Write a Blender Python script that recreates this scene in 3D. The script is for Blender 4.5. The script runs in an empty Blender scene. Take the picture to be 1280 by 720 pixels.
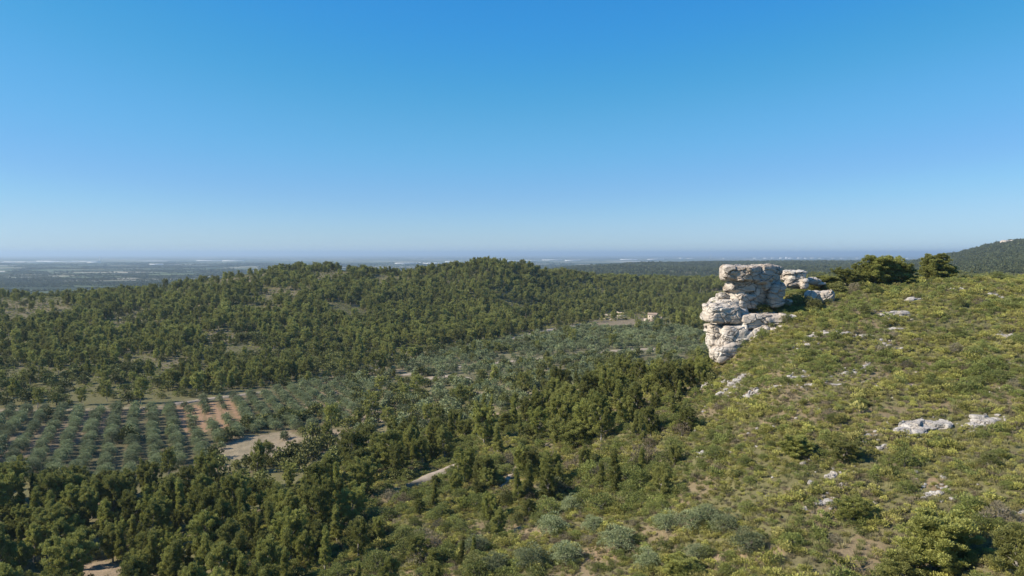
import bpy, bmesh, math, random
import numpy as np
from mathutils import Vector, Matrix, noise as mnoise, Euler

random.seed(7)
rng = np.random.default_rng(11)
SC = bpy.context.scene
COL = SC.collection
R = math.radians

# ------------------------------------------------------------------ camera, sky, sun, exposure
F = 950.0                      # focal length in pixels of the 1280 wide photograph
CAMZ = 140.0                   # camera height above the far plain
HOR = 317.0                    # picture row of eye level
PITCH = math.atan((360 - HOR) / F)
cam_d = bpy.data.cameras.new('camera')
cam = bpy.data.objects.new('camera', cam_d)
COL.objects.link(cam)
cam_d.sensor_width = 36
cam_d.lens = 36 * F / 1280
cam_d.clip_start = 1
cam_d.clip_end = 300000
cam.location = (0, 0, CAMZ)
cam.rotation_euler = (R(90) - PITCH, 0, 0)
SC.camera = cam

SUN_EL = R(35)
SUN_ROT = R(-99)               # clockwise from +Y : the sun stands to the left
world = bpy.data.worlds.new("World")
SC.world = world
world.use_nodes = True
wn = world.node_tree
wn.nodes.clear()
wo = wn.nodes.new('ShaderNodeOutputWorld')
bg = wn.nodes.new('ShaderNodeBackground')
sky = wn.nodes.new('ShaderNodeTexSky')
sky.sky_type = 'NISHITA'
sky.sun_disc = False
sky.sun_elevation = SUN_EL
sky.sun_rotation = SUN_ROT
sky.altitude = 200
sky.air_density = 1.0
sky.dust_density = 0.0
sky.ozone_density = 10.0
bg.inputs['Strength'].default_value = 0.094
def vmul(a, k):
    n = wn.nodes.new('ShaderNodeVectorMath'); n.operation = 'SCALE'; n.inputs['Scale'].default_value = k; wn.links.new(a, n.inputs[0]); return n.outputs[0]
cv = wn.nodes.new('ShaderNodeRGBCurve')          # colour response of the deep summer sky
for ch, pts in enumerate([[(0,0),(.074,.026),(.133,.086),(.223,.165),(.40,.30),(1,.50)], [(0,0),(.18,.195),(.30,.295),(.41,.345),(.50,.415),(1,.62)], [(0,0),(.41,.47),(.50,.485),(.60,.55),(1,.70)]]):
    c_ = cv.mapping.curves[ch]
    c_.points[0].location = pts[0]; c_.points[1].location = pts[-1]
    for p_ in pts[1:-1]: c_.points.new(*p_)
cv.mapping.update()
wn.links.new(vmul(sky.outputs[0], .1), cv.inputs['Color'])
wn.links.new(vmul(cv.outputs[0], 10.0), bg.inputs[0])
wn.links.new(bg.outputs[0], wo.inputs[0])

sun_d = bpy.data.lights.new('sun', 'SUN')
sun = bpy.data.objects.new('sun', sun_d)
COL.objects.link(sun)
sun_d.energy = 5.0
sun_d.angle = R(0.53)
sun_d.color = (1.0, 0.90, 0.75)
sdir = Vector((math.sin(SUN_ROT) * math.cos(SUN_EL), math.cos(SUN_ROT) * math.cos(SUN_EL), math.sin(SUN_EL)))
sun.rotation_euler = sdir.to_track_quat('Z', 'Y').to_euler()
sun.location = (0, 0, CAMZ + 60)

SC.view_settings.view_transform = 'Standard'
SC.view_settings.look = 'None'
SC.view_settings.gamma = 1
SC.view_settings.exposure = 0.68
SC.render.engine = 'CYCLES'
SC.cycles.max_bounces = 5
SC.cycles.diffuse_bounces = 3
SC.cycles.glossy_bounces = 1
SC.cycles.transmission_bounces = 2
SC.cycles.transparent_max_bounces = 4
SC.cycles.volume_bounces = 0

# ------------------------------------------------------------------ helpers
def tag(o, label=None, cat=None, group=None, kind=None):
    if label: o['label'] = label
    if cat: o['category'] = cat
    if group: o['group'] = group
    if kind: o['kind'] = kind
    return o

def link(name, me, parent=None, loc=None):
    o = bpy.data.objects.new(name, me)
    COL.objects.link(o)
    if parent: o.parent = parent
    if loc is not None: o.location = loc
    return o

def make_mesh(name, V, Fc, mat=None, smooth=False):
    """V (n,3) array; Fc (m,k) int array with constant k"""
    V = np.asarray(V, np.float32); Fc = np.asarray(Fc, np.int32)
    me = bpy.data.meshes.new(name)
    me.vertices.add(len(V)); me.vertices.foreach_set('co', V.ravel())
    k = Fc.shape[1]
    me.loops.add(Fc.size); me.loops.foreach_set('vertex_index', Fc.ravel())
    me.polygons.add(len(Fc)); me.polygons.foreach_set('loop_start', np.arange(0, Fc.size, k, dtype=np.int32))
    if smooth: me.polygons.foreach_set('use_smooth', np.ones(len(Fc), bool))
    me.update(calc_edges=True)
    if mat is not None:
        for m in (mat if isinstance(mat, (list, tuple)) else [mat]): me.materials.append(m)
    return me

def h2(ix, iy, seed):
    n = (ix.astype(np.int64) * 374761393 + iy.astype(np.int64) * 668265263 + seed * 974634777) & 0xffffffff
    n = ((n ^ (n >> 13)) * 1274126177) & 0xffffffff
    return ((n ^ (n >> 16)) & 0xffffff) / float(0xffffff)

def vnoise(x, y, seed=0):
    x = np.asarray(x, float); y = np.asarray(y, float)
    xi = np.floor(x); yi = np.floor(y); fx = x - xi; fy = y - yi
    fx = fx * fx * fx * (fx * (fx * 6 - 15) + 10); fy = fy * fy * fy * (fy * (fy * 6 - 15) + 10)
    a = h2(xi, yi, seed); b = h2(xi + 1, yi, seed); c = h2(xi, yi + 1, seed); d = h2(xi + 1, yi + 1, seed)
    return (a + (b - a) * fx) * (1 - fy) + (c + (d - c) * fx) * fy

def fbm(x, y, seed=0, octv=4):
    s = 0; a = 1; t = 0
    for k in range(octv):
        s = s + a * (vnoise(x * 2 ** k + 17.3 * k, y * 2 ** k - 9.1 * k, seed + k) - .5); t += a; a *= .5
    return s / t * 2        # about -1..1

def smooth(a, b, x):
    t = np.clip((x - a) / (b - a), 0, 1); return t * t * (3 - 2 * t)

# pixel of the photograph -> point at forward distance Y, and back
cT, sT = math.cos(PITCH), math.sin(PITCH)
def at(px, py, Y):
    u = (px - 640) / F; v = (360 - py) / F
    dy = cT + v * sT; dz = -sT + v * cT
    k = Y / dy
    return Vector((u * k, Y, CAMZ + dz * k))
def zrel(py, Y):
    v = (360 - py) / F
    return (-sT + v * cT) / (cT + v * sT) * Y
def proj(x, y, z):
    z = z - CAMZ
    d = y * cT - z * sT; up = y * sT + z * cT
    return 640 + F * x / d, 360 - F * up / d

# ------------------------------------------------------------------ terrain height
# each column: (pixel column, [(forward distance, height under the camera)])
def zz(py, Y): return zrel(py, Y)
FARL = [(2300, -140), (90000, -140)]
PROF = {
 -500: [(10,-46),(60,-57),(150,-61),(300,-61),(340,-60),(400,-57),(500,-50),(620,-42),(750,-36),(900,-60),(1300,-105)]+FARL,
 0:   [(10,-46),(60,-57),(143,-60),(300,-60),(322,-59.5),(350,zz(478,350)),(400,zz(452,400)),(500,zz(420,500)),(620,zz(390,620)),(720,zz(373,720)),(850,-55),(1300,-105)]+FARL,
 160: [(10,-46),(60,-56),(143,-59),(300,-60),(325,-59.5),(360,zz(472,360)),(420,zz(446,420)),(520,zz(416,520)),(640,zz(390,640)),(760,zz(370,760)),(900,-56),(1400,-110)]+FARL,
 230: [(10,-46),(60,-55),(138,-57.5),(300,-60),(330,-59.5),(380,zz(465,380)),(460,zz(430,460)),(560,zz(404,560)),(680,zz(376,680)),(790,zz(358,790)),(940,-56),(1400,-110)]+FARL,
 300: [(10,-46),(60,-54),(130,-55.5),(240,-59),(335,-60),(380,zz(468,380)),(450,zz(436,450)),(560,zz(401,560)),(700,zz(365,700)),(820,zz(347,820)),(1000,-50),(1500,-110)]+FARL,
 400: [(10,-45),(60,-51),(122,-52),(240,-58),(370,-60),(450,zz(443,450)),(600,zz(392,600)),(760,zz(353,760)),(850,zz(338,850)),(1050,-48),(1600,-110)]+FARL,
 500: [(10,-44),(60,-47),(115,-48.5),(170,-50.5),(280,-58),(400,-60),(490,-58.5),(620,zz(399,620)),(760,zz(362,760)),(860,zz(343,860)),(1050,-48),(1600,-110)]+FARL,
 560: [(10,-43),(60,-46),(110,-46.5),(165,-48.5),(250,-54),(330,-57.5),(400,-59.5),(510,-58.5),(640,zz(395,640)),(760,zz(360,760)),(860,zz(338,860)),(1050,-46),(1600,-110)]+FARL,
 610: [(10,-43),(60,-44.5),(107,-45),(150,-46),(200,-48.5),(300,-55),(400,-59),(530,-58.5),(640,zz(396,640)),(760,zz(358,760)),(860,zz(332,860)),(1050,-42),(1600,-108)]+FARL,
 650: [(10,-42),(60,-43.5),(104,-43.5),(150,-44.5),(200,-46.5),(280,-52),(400,-58.5),(560,-58),(680,zz(392,680)),(800,zz(360,800)),(900,zz(336,900)),(1080,-42),(1700,-105)]+FARL,
 700: [(10,-42),(60,-42),(100,-42),(150,-43),(200,-44),(260,-47),(340,-56),(450,-58),(600,-57),(720,zz(390,720)),(850,zz(365,850)),(1000,zz(345,1000)),(1200,-50),(1700,-100),(2600,-115),(3400,zz(342,3400)),(4600,zz(336,4600)),(6000,-125),(8000,-140),(90000,-140)],
 760: [(10,-41),(60,-40),(95,-40),(130,-38.5),(175,-37.5),(240,-40),(320,-52),(440,-58),(620,-56.5),(760,zz(389,760)),(900,zz(370,900)),(1060,zz(351,1060)),(1300,-60),(1800,-95),(2400,-95),(3000,zz(340,3000)),(4500,zz(331.5,4500)),(6000,-120),(8000,-140),(90000,-140)],
 820: [(10,-40),(60,-38),(90,-38),(120,-35),(160,-32),(195,-33),(290,-52),(440,-58),(640,-56.5),(760,zz(392,760)),(900,zz(374,900)),(1100,zz(352,1100)),(1400,-65),(2000,-88),(3000,zz(339,3000)),(4600,zz(330,4600)),(6000,-115),(8000,-140),(90000,-140)],
 878: [(10,-39),(60,-36),(85,-36),(110,-32.5),(145,-28.5),(166,-27),(190,-40),(260,-52),(440,-57),(640,-56.5),(760,zz(396,760)),(900,zz(377,900)),(1150,zz(353,1150)),(1500,-65),(2200,-82),(3200,zz(338,3200)),(4800,zz(329,4800)),(6500,-125),(9000,-140),(90000,-140)],
 905: [(10,-39),(60,-36),(84,-35.3),(108,-31.5),(140,-27),(160,-24),(172,-23.5),(185,-30),(205,-42),(260,-52),(440,-57),(640,-56.5),(900,zz(378,900)),(1150,zz(353,1150)),(1500,-65),(2200,-80),(3200,zz(338,3200)),(4800,zz(329,4800)),(6500,-125),(9000,-140),(90000,-140)],
 935: [(10,-38),(60,-35),(80,-34),(105,-30),(135,-25),(158,-21),(166,-18),(175,-13.5),(188,-12.5),(200,-17),(230,-35),(300,-50),(440,-56),(900,-56),(1150,zz(352,1150)),(1500,-65),(2200,-80),(3200,zz(337,3200)),(4900,zz(328.5,4900)),(6500,-125),(9000,-140),(90000,-140)],
 1000:[(10,-38),(60,-33),(78,-32),(105,-27),(135,-21),(160,-15.3),(180,-11.8),(196,-10),(215,-16),(300,-45),(500,-56),(900,-56),(1200,zz(349,1200)),(1600,-60),(3200,zz(335,3200)),(5000,zz(328,5000)),(7000,-130),(9000,-140),(90000,-140)],
 1100:[(10,-37),(50,-33),(74,-31),(100,-25.5),(135,-18.2),(165,-11.5),(192,-7.8),(212,-10),(300,-38),(500,-55),(900,-55),(1200,zz(347,1200)),(1600,-56),(3000,zz(334,3000)),(5000,zz(327.5,5000)),(7000,-130),(9000,-140),(90000,-140)],
 1190:[(10,-37),(50,-32.5),(68,-30),(100,-24),(135,-16.7),(165,-10.5),(192,-7.1),(212,-9),(300,-35),(600,-55),(900,-45),(1200,zz(345,1200)),(2000,zz(330,2000)),(2700,zz(320,2700)),(3200,-20),(5000,-60),(7000,-130),(9000,-140),(90000,-140)],
 1280:[(10,-36),(40,-32),(62,-28),(100,-22),(135,-15.5),(165,-9.6),(192,-6.9),(215,-8),(300,-35),(600,-50),(900,-38),(1200,zz(340,1200)),(1900,zz(318,1900)),(2600,zz(301,2600)),(3200,10),(5000,-60),(7000,-130),(9000,-140),(90000,-140)],
 1600:[(10,-35),(40,-30),(62,-26),(100,-20),(135,-14),(165,-8),(192,-5),(215,-6),(300,-30),(600,-45),(900,-30),(1200,-15),(1900,30),(2600,75),(3200,40),(5000,-60),(7000,-130),(9000,-140),(90000,-140)],
}
def pchip(xk, yk, x):
    xk = np.asarray(xk, float); yk = np.asarray(yk, float)
    h = np.diff(xk); d = np.diff(yk, axis=0).T / h if yk.ndim > 1 else np.diff(yk) / h
    d = np.atleast_2d(d); n = len(xk)
    m = np.zeros((d.shape[0], n))
    w1 = 2 * h[1:] + h[:-1]; w2 = h[1:] + 2 * h[:-1]
    a = d[:, :-1]; b = d[:, 1:]
    with np.errstate(divide='ignore', invalid='ignore'):
        hm = (w1 + w2) / (w1 / a + w2 / b)
    m[:, 1:-1] = np.where(a * b > 0, hm, 0)
    m[:, 0] = d[:, 0]; m[:, -1] = d[:, -1]
    x = np.clip(x, xk[0], xk[-1])
    i = np.clip(np.searchsorted(xk, x, side='right') - 1, 0, n - 2)
    t = (x - xk[i]) / h[i]
    y = np.atleast_2d(yk.T if yk.ndim > 1 else yk)
    r = (y[:, i] * (1 + 2 * t) * (1 - t) ** 2 + m[:, i] * h[i] * t * (1 - t) ** 2
         + y[:, i + 1] * t * t * (3 - 2 * t) + m[:, i + 1] * h[i] * t * t * (t - 1))
    return r      # (series, x)

# sheet grid : azimuth tangents x radii
az_in = np.arctan(np.linspace(-0.86, 0.86, 860))
az_l = np.linspace(-math.pi, az_in[0], 90)[:-1]
az_r = np.linspace(az_in[-1], math.pi, 90)[1:]
AZ = np.concatenate([az_l, az_in, az_r])
RR = np.concatenate([np.geomspace(4, 50, 22)[:-1], np.geomspace(50, 1400, 470)[:-1], np.geomspace(1400, 9000, 130)[:-1], np.geomspace(9000, 75000, 60)])
keys = sorted(PROF)
prof = []
for k in keys:
    t = (k - 640) / F
    c = math.sqrt(1 + t * t)
    p = PROF[k]
    prof.append(pchip([math.log(a * c) for a, b in p], [b for a, b in p], np.log(RR))[0])
prof = np.array(prof)                                   # (cols, radii)
azk = np.array([math.atan((k - 640) / F) for k in keys])
azq = np.clip(AZ, azk[0], azk[-1])
H = pchip(azk, prof, azq)                               # (radii, az)
H = H.T                                                 # (az, radii)
AX = np.sin(AZ)[:, None] * RR[None]; AY = np.cos(AZ)[:, None] * RR[None]
amp = 0.45 * smooth(30, 90, RR) + 3.2 * smooth(330, 620, RR) + 7 * smooth(1500, 3000, RR)
amp = amp * (1 - smooth(2600, 3400, RR) * (1 - 0)) if False else amp
relief = (H + 140) / 140
amp2 = amp[None] * np.where(RR[None] > 1200, np.clip(relief * 1.6, 0, 1), 1)
wl = np.where(RR < 300, 14., np.where(RR < 1500, 70., 260.))
n1 = fbm(AX / 16, AY / 16, 3, 4); n2 = fbm(AX / 75, AY / 75, 9, 4); n3 = fbm(AX / 420, AY / 420, 21, 4)
a1 = 0.7 * smooth(20, 60, RR) * (1 - smooth(250, 500, RR)) + 0.15
a2 = 4.2 * smooth(380, 620, RR) * (1 - smooth(3000, 6000, RR))
a3 = 11 * smooth(1300, 2600, RR)
near = smooth(230, 330, RR)[None] * (1 - smooth(560, 700, RR)[None]) * (H < -57)
H = H + n1 * a1[None] * (1 - .7 * near) + n2 * a2[None] * np.clip(relief * 2 - .9, 0, 1) + n3 * a3[None] * np.clip(relief * 2, 0, 1)
H = np.maximum(H, -140.0)
HZ = H + CAMZ
lR = np.log(RR)

def ground(x, y):
    x = np.asarray(x, float); y = np.asarray(y, float)
    a = np.arctan2(x, y); r = np.log(np.clip(np.hypot(x, y), RR[0], RR[-1]))
    i = np.clip(np.searchsorted(AZ, a) - 1, 0, len(AZ) - 2); j = np.clip(np.searchsorted(lR, r) - 1, 0, len(RR) - 2)
    fa = (a - AZ[i]) / (AZ[i + 1] - AZ[i])
    rr = np.exp(r); fr = (rr - RR[j]) / (RR[j + 1] - RR[j])
    return (HZ[i, j] * (1 - fa) * (1 - fr) + HZ[i + 1, j] * fa * (1 - fr) + HZ[i, j + 1] * (1 - fa) * fr + HZ[i + 1, j + 1] * fa * fr)

def hit(px, py, y0=40, y1=9000):
    """first ground point on the line of sight through a picture position"""
    Ys = np.geomspace(y0, y1, 900)
    u = (px - 640) / F; v = (360 - py) / F
    dy = cT + v * sT; dz = -sT + v * cT
    X = u / dy * Ys; Z = CAMZ + dz / dy * Ys
    g = ground(X, Ys)
    w = np.where(Z < g)[0]
    k = w[0] if len(w) else len(Ys) - 1
    return float(X[k]), float(Ys[k]), float(g[k])

# how much of a point can be seen over the land in front of it
ELEV = (HZ - CAMZ) / RR[None]
CUM = np.maximum.accumulate(np.where(RR[None] > 40, ELEV, -9), axis=1)
def visible(x, y, ztop, tol=0.004):
    a = np.arctan2(x, y); r = np.hypot(x, y)
    i = np.clip(np.searchsorted(AZ, a), 0, len(AZ) - 1); j = np.clip(np.searchsorted(RR, r * .97) - 1, 0, len(RR) - 1)
    return (ztop - CAMZ) / r > CUM[i, j] - tol

def inpoly(px, py, poly):
    px = np.asarray(px); py = np.asarray(py)
    c = np.zeros(px.shape, bool); n = len(poly)
    for i in range(n):
        x1, y1 = poly[i]; x2, y2 = poly[(i + 1) % n]
        if y1 == y2: continue
        m = ((y1 > py) != (y2 > py)) & (px < (x2 - x1) * (py - y1) / (y2 - y1) + x1)
        c ^= m
    return c

# ------------------------------------------------------------------ zones (outlines on the ground)
Z_WOOD = [(-200,640),(0,626),(160,618),(260,612),(330,614),(400,604),(500,572),(560,540),(640,508),(700,488),(800,470),(880,461),(893,482),(850,516),(826,552),(790,572),(700,574),(660,560),(610,572),(560,584),(500,606),(450,632),(425,690),(380,770),(300,860),(-200,860)]
Z_HILL = [(-300,300),(1500,300),(1500,400),(900,416),(860,410),(806,398),(740,404),(700,410),(640,421),(560,436),(500,449),(440,466),(330,486),(250,492),(140,476),(60,466),(-300,470)]
Z_GARR = [(-300,466),(60,462),(140,474),(250,490),(215,506),(-300,512)]
Z_GROVE = [(-300,514),(60,513),(215,508),(335,490),(440,472),(470,490),(455,520),(400,538),(300,548),(268,580),(160,600),(-300,608)]
Z_ORANGE = [(210,508),(296,499),(304,532),(262,538),(238,548)]
Z_PALE = [(268,560),(290,546),(362,539),(380,550),(348,572),(284,574)]
Z_GROVE2 = [(520,452),(560,440),(640,424),(740,408),(800,402),(890,418),(890,444),(800,446),(700,458),(640,470),(560,470),(500,470)]
Z_TERR = [(726,403),(760,391),(800,388),(830,396),(800,408),(760,412)]
BARE = [[(-60,378),(70,376),(100,390),(60,406),(-60,412)], [(236,356),(300,340),(345,338),(330,352),(260,366)],
        [(326,362),(376,356),(392,366),(340,376)], [(130,404),(182,384),(196,392),(150,412)],
        [(190,455),(224,445),(232,456),(200,466)], [(395,340),(440,338),(430,352),(385,356)], [(250,418),(290,410),(296,424),(262,430)]]

# ------------------------------------------------------------------ materials
def new_mat(name):
    m = bpy.data.materials.new(name); m.use_nodes = True
    nt = m.node_tree; nt.nodes.clear()
    out = nt.nodes.new('ShaderNodeOutputMaterial')
    return m, nt, out
def N(nt, t, **kw):
    n = nt.nodes.new(t)
    for k, v in kw.items():
        if k.startswith('i_'): n.inputs[k[2:].replace('_', ' ')].default_value = v
        else: setattr(n, k, v)
    return n
def L(nt, a, b): nt.links.new(a, b)
def mixc(nt, fac, a, b, blend='MIX'):
    n = nt.nodes.new('ShaderNodeMix'); n.data_type = 'RGBA'; n.blend_type = blend
    for s, v in ((n.inputs[0], fac), (n.inputs[6], a), (n.inputs[7], b)):
        if hasattr(v, 'links'): nt.links.new(v, s)
        elif isinstance(v, (int, float)): s.default_value = v
        else: s.default_value = (*v, 1)
    return n.outputs[2]
def maprange(nt, val, a, b, c=0, d=1):
    n = nt.nodes.new('ShaderNodeMapRange')
    n.inputs['From Min'].default_value = a; n.inputs['From Max'].default_value = b
    n.inputs['To Min'].default_value = c; n.inputs['To Max'].default_value = d
    nt.links.new(val, n.inputs['Value']); return n.outputs[0]
def noise_n(nt, vec, scale, detail=4, rough=.55):
    n = nt.nodes.new('ShaderNodeTexNoise'); n.inputs['Scale'].default_value = scale
    n.inputs['Detail'].default_value = detail; n.inputs['Roughness'].default_value = rough
    if vec is not None: nt.links.new(vec, n.inputs['Vector'])
    return n.outputs['Fac']

def foliage_mat(name, dark, light, alt, trans=0.32, rough=.6):
    """leaf colour: dark/light by clump (attribute tint), shifted to alt by plant"""
    m, nt, out = new_mat(name)
    oi = N(nt, 'ShaderNodeObjectInfo')
    at_ = N(nt, 'ShaderNodeAttribute', attribute_name='tint')
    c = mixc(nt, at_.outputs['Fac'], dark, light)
    c = mixc(nt, maprange(nt, oi.outputs['Random'], 0.3, 1.0, 0, .75), c, alt)
    hv = N(nt, 'ShaderNodeHueSaturation')
    mul = N(nt, 'ShaderNodeMath', operation='MULTIPLY'); L(nt, oi.outputs['Random'], mul.inputs[0]); mul.inputs[1].default_value = 7.31
    fr = N(nt, 'ShaderNodeMath', operation='FRACT'); L(nt, mul.outputs[0], fr.inputs[0])
    L(nt, maprange(nt, fr.outputs[0], 0, 1, .66, 1.4), hv.inputs['Value'])
    L(nt, c, hv.inputs['Color'])
    b = N(nt, 'ShaderNodeBsdfPrincipled'); b.inputs['Roughness'].default_value = rough
    b.inputs['Specular IOR Level'].default_value = .25
    L(nt, hv.outputs[0], b.inputs['Base Color'])
    t = N(nt, 'ShaderNodeBsdfTranslucent'); L(nt, hv.outputs[0], t.inputs['Color'])
    mx = N(nt, 'ShaderNodeMixShader'); mx.inputs[0].default_value = trans
    L(nt, b.outputs[0], mx.inputs[1]); L(nt, t.outputs[0], mx.inputs[2]); L(nt, mx.outputs[0], out.inputs[0])
    return m
M_PINE = foliage_mat('pine_needles', (.105,.118,.030), (.310,.318,.088), (.225,.225,.070))
M_OLIVE = foliage_mat('olive_leaves', (.112,.138,.062), (.275,.305,.152), (.20,.225,.110), .15)
M_OAK = foliage_mat('holm_oak_leaves', (.085,.096,.028), (.205,.215,.064), (.160,.160,.052), .15)
M_BUSH = foliage_mat('bush_leaves', (.105,.128,.034), (.25,.275,.078), (.19,.205,.066))
M_GARR = foliage_mat('scrub_leaves', (.165,.168,.040), (.42,.405,.110), (.31,.27,.105), .3)
M_DRY = foliage_mat('dry_scrub', (.130,.105,.065), (.26,.21,.135), (.20,.185,.12), .25, .8)
M_GRASS = foliage_mat('dry_grass', (.20,.185,.085), (.34,.31,.16), (.26,.28,.10), .35, .8)

def bark_mat(name, a, b):
    m, nt, out = new_mat(name)
    tc = N(nt, 'ShaderNodeTexCoord')
    f = noise_n(nt, tc.outputs['Object'], 3.0, 5)
    p = N(nt, 'ShaderNodeBsdfPrincipled'); p.inputs['Roughness'].default_value = .9
    L(nt, mixc(nt, f, a, b), p.inputs['Base Color']); L(nt, p.outputs[0], out.inputs[0])
    return m
M_BARK = bark_mat('pine_bark', (.14,.12,.10), (.36,.33,.29))
M_OBARK = bark_mat('olive_bark', (.09,.08,.065), (.20,.18,.15))

def rock_mat(name, pale, warm, grey, stain=.55, scale=1.0):
    m, nt, out = new_mat(name)
    tc = N(nt, 'ShaderNodeNewGeometry')
    pos = tc.outputs['Position']
    mp = N(nt, 'ShaderNodeMapping'); mp.inputs['Scale'].default_value = (scale, scale, scale * 2.4); L(nt, pos, mp.inputs['Vector'])
    big = noise_n(nt, mp.outputs[0], .22, 5, .6)
    mid = noise_n(nt, mp.outputs[0], .9, 6, .65)
    fine = noise_n(nt, pos, 5.0 * scale, 6, .7)
    c = mixc(nt, maprange(nt, big, .38, .62), pale, warm)
    c = mixc(nt, maprange(nt, mid, .48, .68, 0, .8), c, grey)
    # run-off streaks: narrow across, long downwards
    ms = N(nt, 'ShaderNodeMapping'); ms.inputs['Scale'].default_value = (1.3, 1.3, .16); L(nt, pos, ms.inputs['Vector'])
    st = noise_n(nt, ms.outputs[0], 1.0, 5, .6)
    c = mixc(nt, maprange(nt, st, .56, .72, 0, stain), c, (.13,.11,.095))
    c = mixc(nt, maprange(nt, fine, .35, .75, 0, .3), c, tuple(x * .55 for x in warm))
    vo = N(nt, 'ShaderNodeTexVoronoi', feature='DISTANCE_TO_EDGE'); vo.inputs['Scale'].default_value = .22 * scale
    dn = N(nt, 'ShaderNodeTexNoise'); dn.inputs['Scale'].default_value = .8; L(nt, pos, dn.inputs['Vector'])
    ad = N(nt, 'ShaderNodeVectorMath', operation='MULTIPLY_ADD'); L(nt, dn.outputs['Color'], ad.inputs[0]); ad.inputs[1].default_value = (1.6, 1.6, 1.0); L(nt, mp.outputs[0], ad.inputs[2])
    L(nt, ad.outputs[0], vo.inputs['Vector'])
    crack = maprange(nt, vo.outputs['Distance'], 0.0, .035, 1, 0)
    c = mixc(nt, crack, c, (.10,.085,.07))
    b = N(nt, 'ShaderNodeBsdfPrincipled'); b.inputs['Roughness'].default_value = .92; b.inputs['Specular IOR Level'].default_value = .2
    L(nt, c, b.inputs['Base Color'])
    bm_ = N(nt, 'ShaderNodeBump'); bm_.inputs['Strength'].default_value = .6; bm_.inputs['Distance'].default_value = .15
    hh = N(nt, 'ShaderNodeMath', operation='SUBTRACT'); L(nt, fine, hh.inputs[0])
    ck = N(nt, 'ShaderNodeMath', operation='MULTIPLY'); L(nt, crack, ck.inputs[0]); ck.inputs[1].default_value = .7
    L(nt, ck.outputs[0], hh.inputs[1]); L(nt, hh.outputs[0], bm_.inputs['Height']); L(nt, bm_.outputs[0], b.inputs['Normal'])
    L(nt, b.outputs[0], out.inputs[0])
    return m
M_ROCK = rock_mat('weathered_limestone', (.50,.455,.40), (.42,.34,.265), (.25,.235,.215), .8)
M_LEDGE = rock_mat('pale_limestone', (.58,.535,.47), (.46,.39,.32), (.32,.30,.27), .65)
M_SCAR = rock_mat('pinkish_scar_rock', (.42,.33,.27), (.36,.26,.20), (.28,.23,.19), .2, 2.2)
M_STONE = rock_mat('bare_limestone', (.47,.445,.41), (.39,.35,.305), (.27,.26,.245), .4, 2.2)

# ground -----------------------------------------------------------------
mg, nt, out = new_mat('hill_ground')
ca = N(nt, 'ShaderNodeVertexColor', layer_name='soil')
fa = N(nt, 'ShaderNodeAttribute', attribute_name='plain')
geo = N(nt, 'ShaderNodeNewGeometry'); pos = geo.outputs['Position']
n_a = noise_n(nt, pos, .35, 8, .65); n_b = noise_n(nt, pos, 2.2, 6, .7)
c = mixc(nt, maprange(nt, n_a, .3, .7, 0, .55), ca.outputs['Color'], (.075,.068,.030))
c = mixc(nt, maprange(nt, n_b, .35, .75, 0, .5), c, (.20,.165,.105))
# far plain: hedged fields, long blocks of wood, dry stubble
mp = N(nt, 'ShaderNodeMapping'); mp.inputs['Rotation'].default_value = (0, 0, .35); mp.inputs['Scale'].default_value = (.0016, .0030, .001); L(nt, pos, mp.inputs['Vector'])
vo = N(nt, 'ShaderNodeTexVoronoi', distance='CHEBYCHEV'); vo.inputs['Scale'].default_value = 1.0; vo.inputs['Randomness'].default_value = .8; L(nt, mp.outputs[0], vo.inputs['Vector'])
sp = N(nt, 'ShaderNodeSeparateColor'); L(nt, vo.outputs['Color'], sp.inputs[0])
ramp = N(nt, 'ShaderNodeValToRGB'); ramp.color_ramp.interpolation = 'CONSTANT'
cols = [(0,(.030,.042,.018)),(.22,(.055,.075,.030)),(.36,(.10,.12,.05)),(.47,(.19,.17,.10)),(.56,(.04,.055,.024)),(.7,(.09,.11,.05)),(.8,(.30,.27,.20)),(.87,(.025,.036,.016)),(.96,(.42,.39,.34))]
els = ramp.color_ramp.elements
els[0].position = 0; els[0].color = (*cols[0][1], 1); els[1].position = cols[1][0]; els[1].color = (*cols[1][1], 1)
for p_, c_ in cols[2:]:
    e = els.new(p_); e.color = (*[v * 1.1 for v in c_], 1)
L(nt, sp.outputs[0], ramp.inputs[0])
big = noise_n(nt, pos, .00035, 4)
fld = mixc(nt, maprange(nt, big, .60, .64, 0, .7), ramp.outputs[0], (.036,.050,.022))
nf = noise_n(nt, pos, .02, 6, .7)
fld = mixc(nt, maprange(nt, nf, .45, .7, 0, .35), fld, (.045,.055,.025))
c = mixc(nt, fa.outputs['Fac'], c, fld)
b = N(nt, 'ShaderNodeBsdfPrincipled'); b.inputs['Roughness'].default_value = .95; b.inputs['Specular IOR Level'].default_value = .1
L(nt, c, b.inputs['Base Color'])
bu = N(nt, 'ShaderNodeBump'); bu.inputs['Strength'].default_value = .7; bu.inputs['Distance'].default_value = .3; L(nt, n_b, bu.inputs['Height']); L(nt, bu.outputs[0], b.inputs['Normal'])
L(nt, b.outputs[0], out.inputs[0])
M_GROUND = mg

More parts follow.
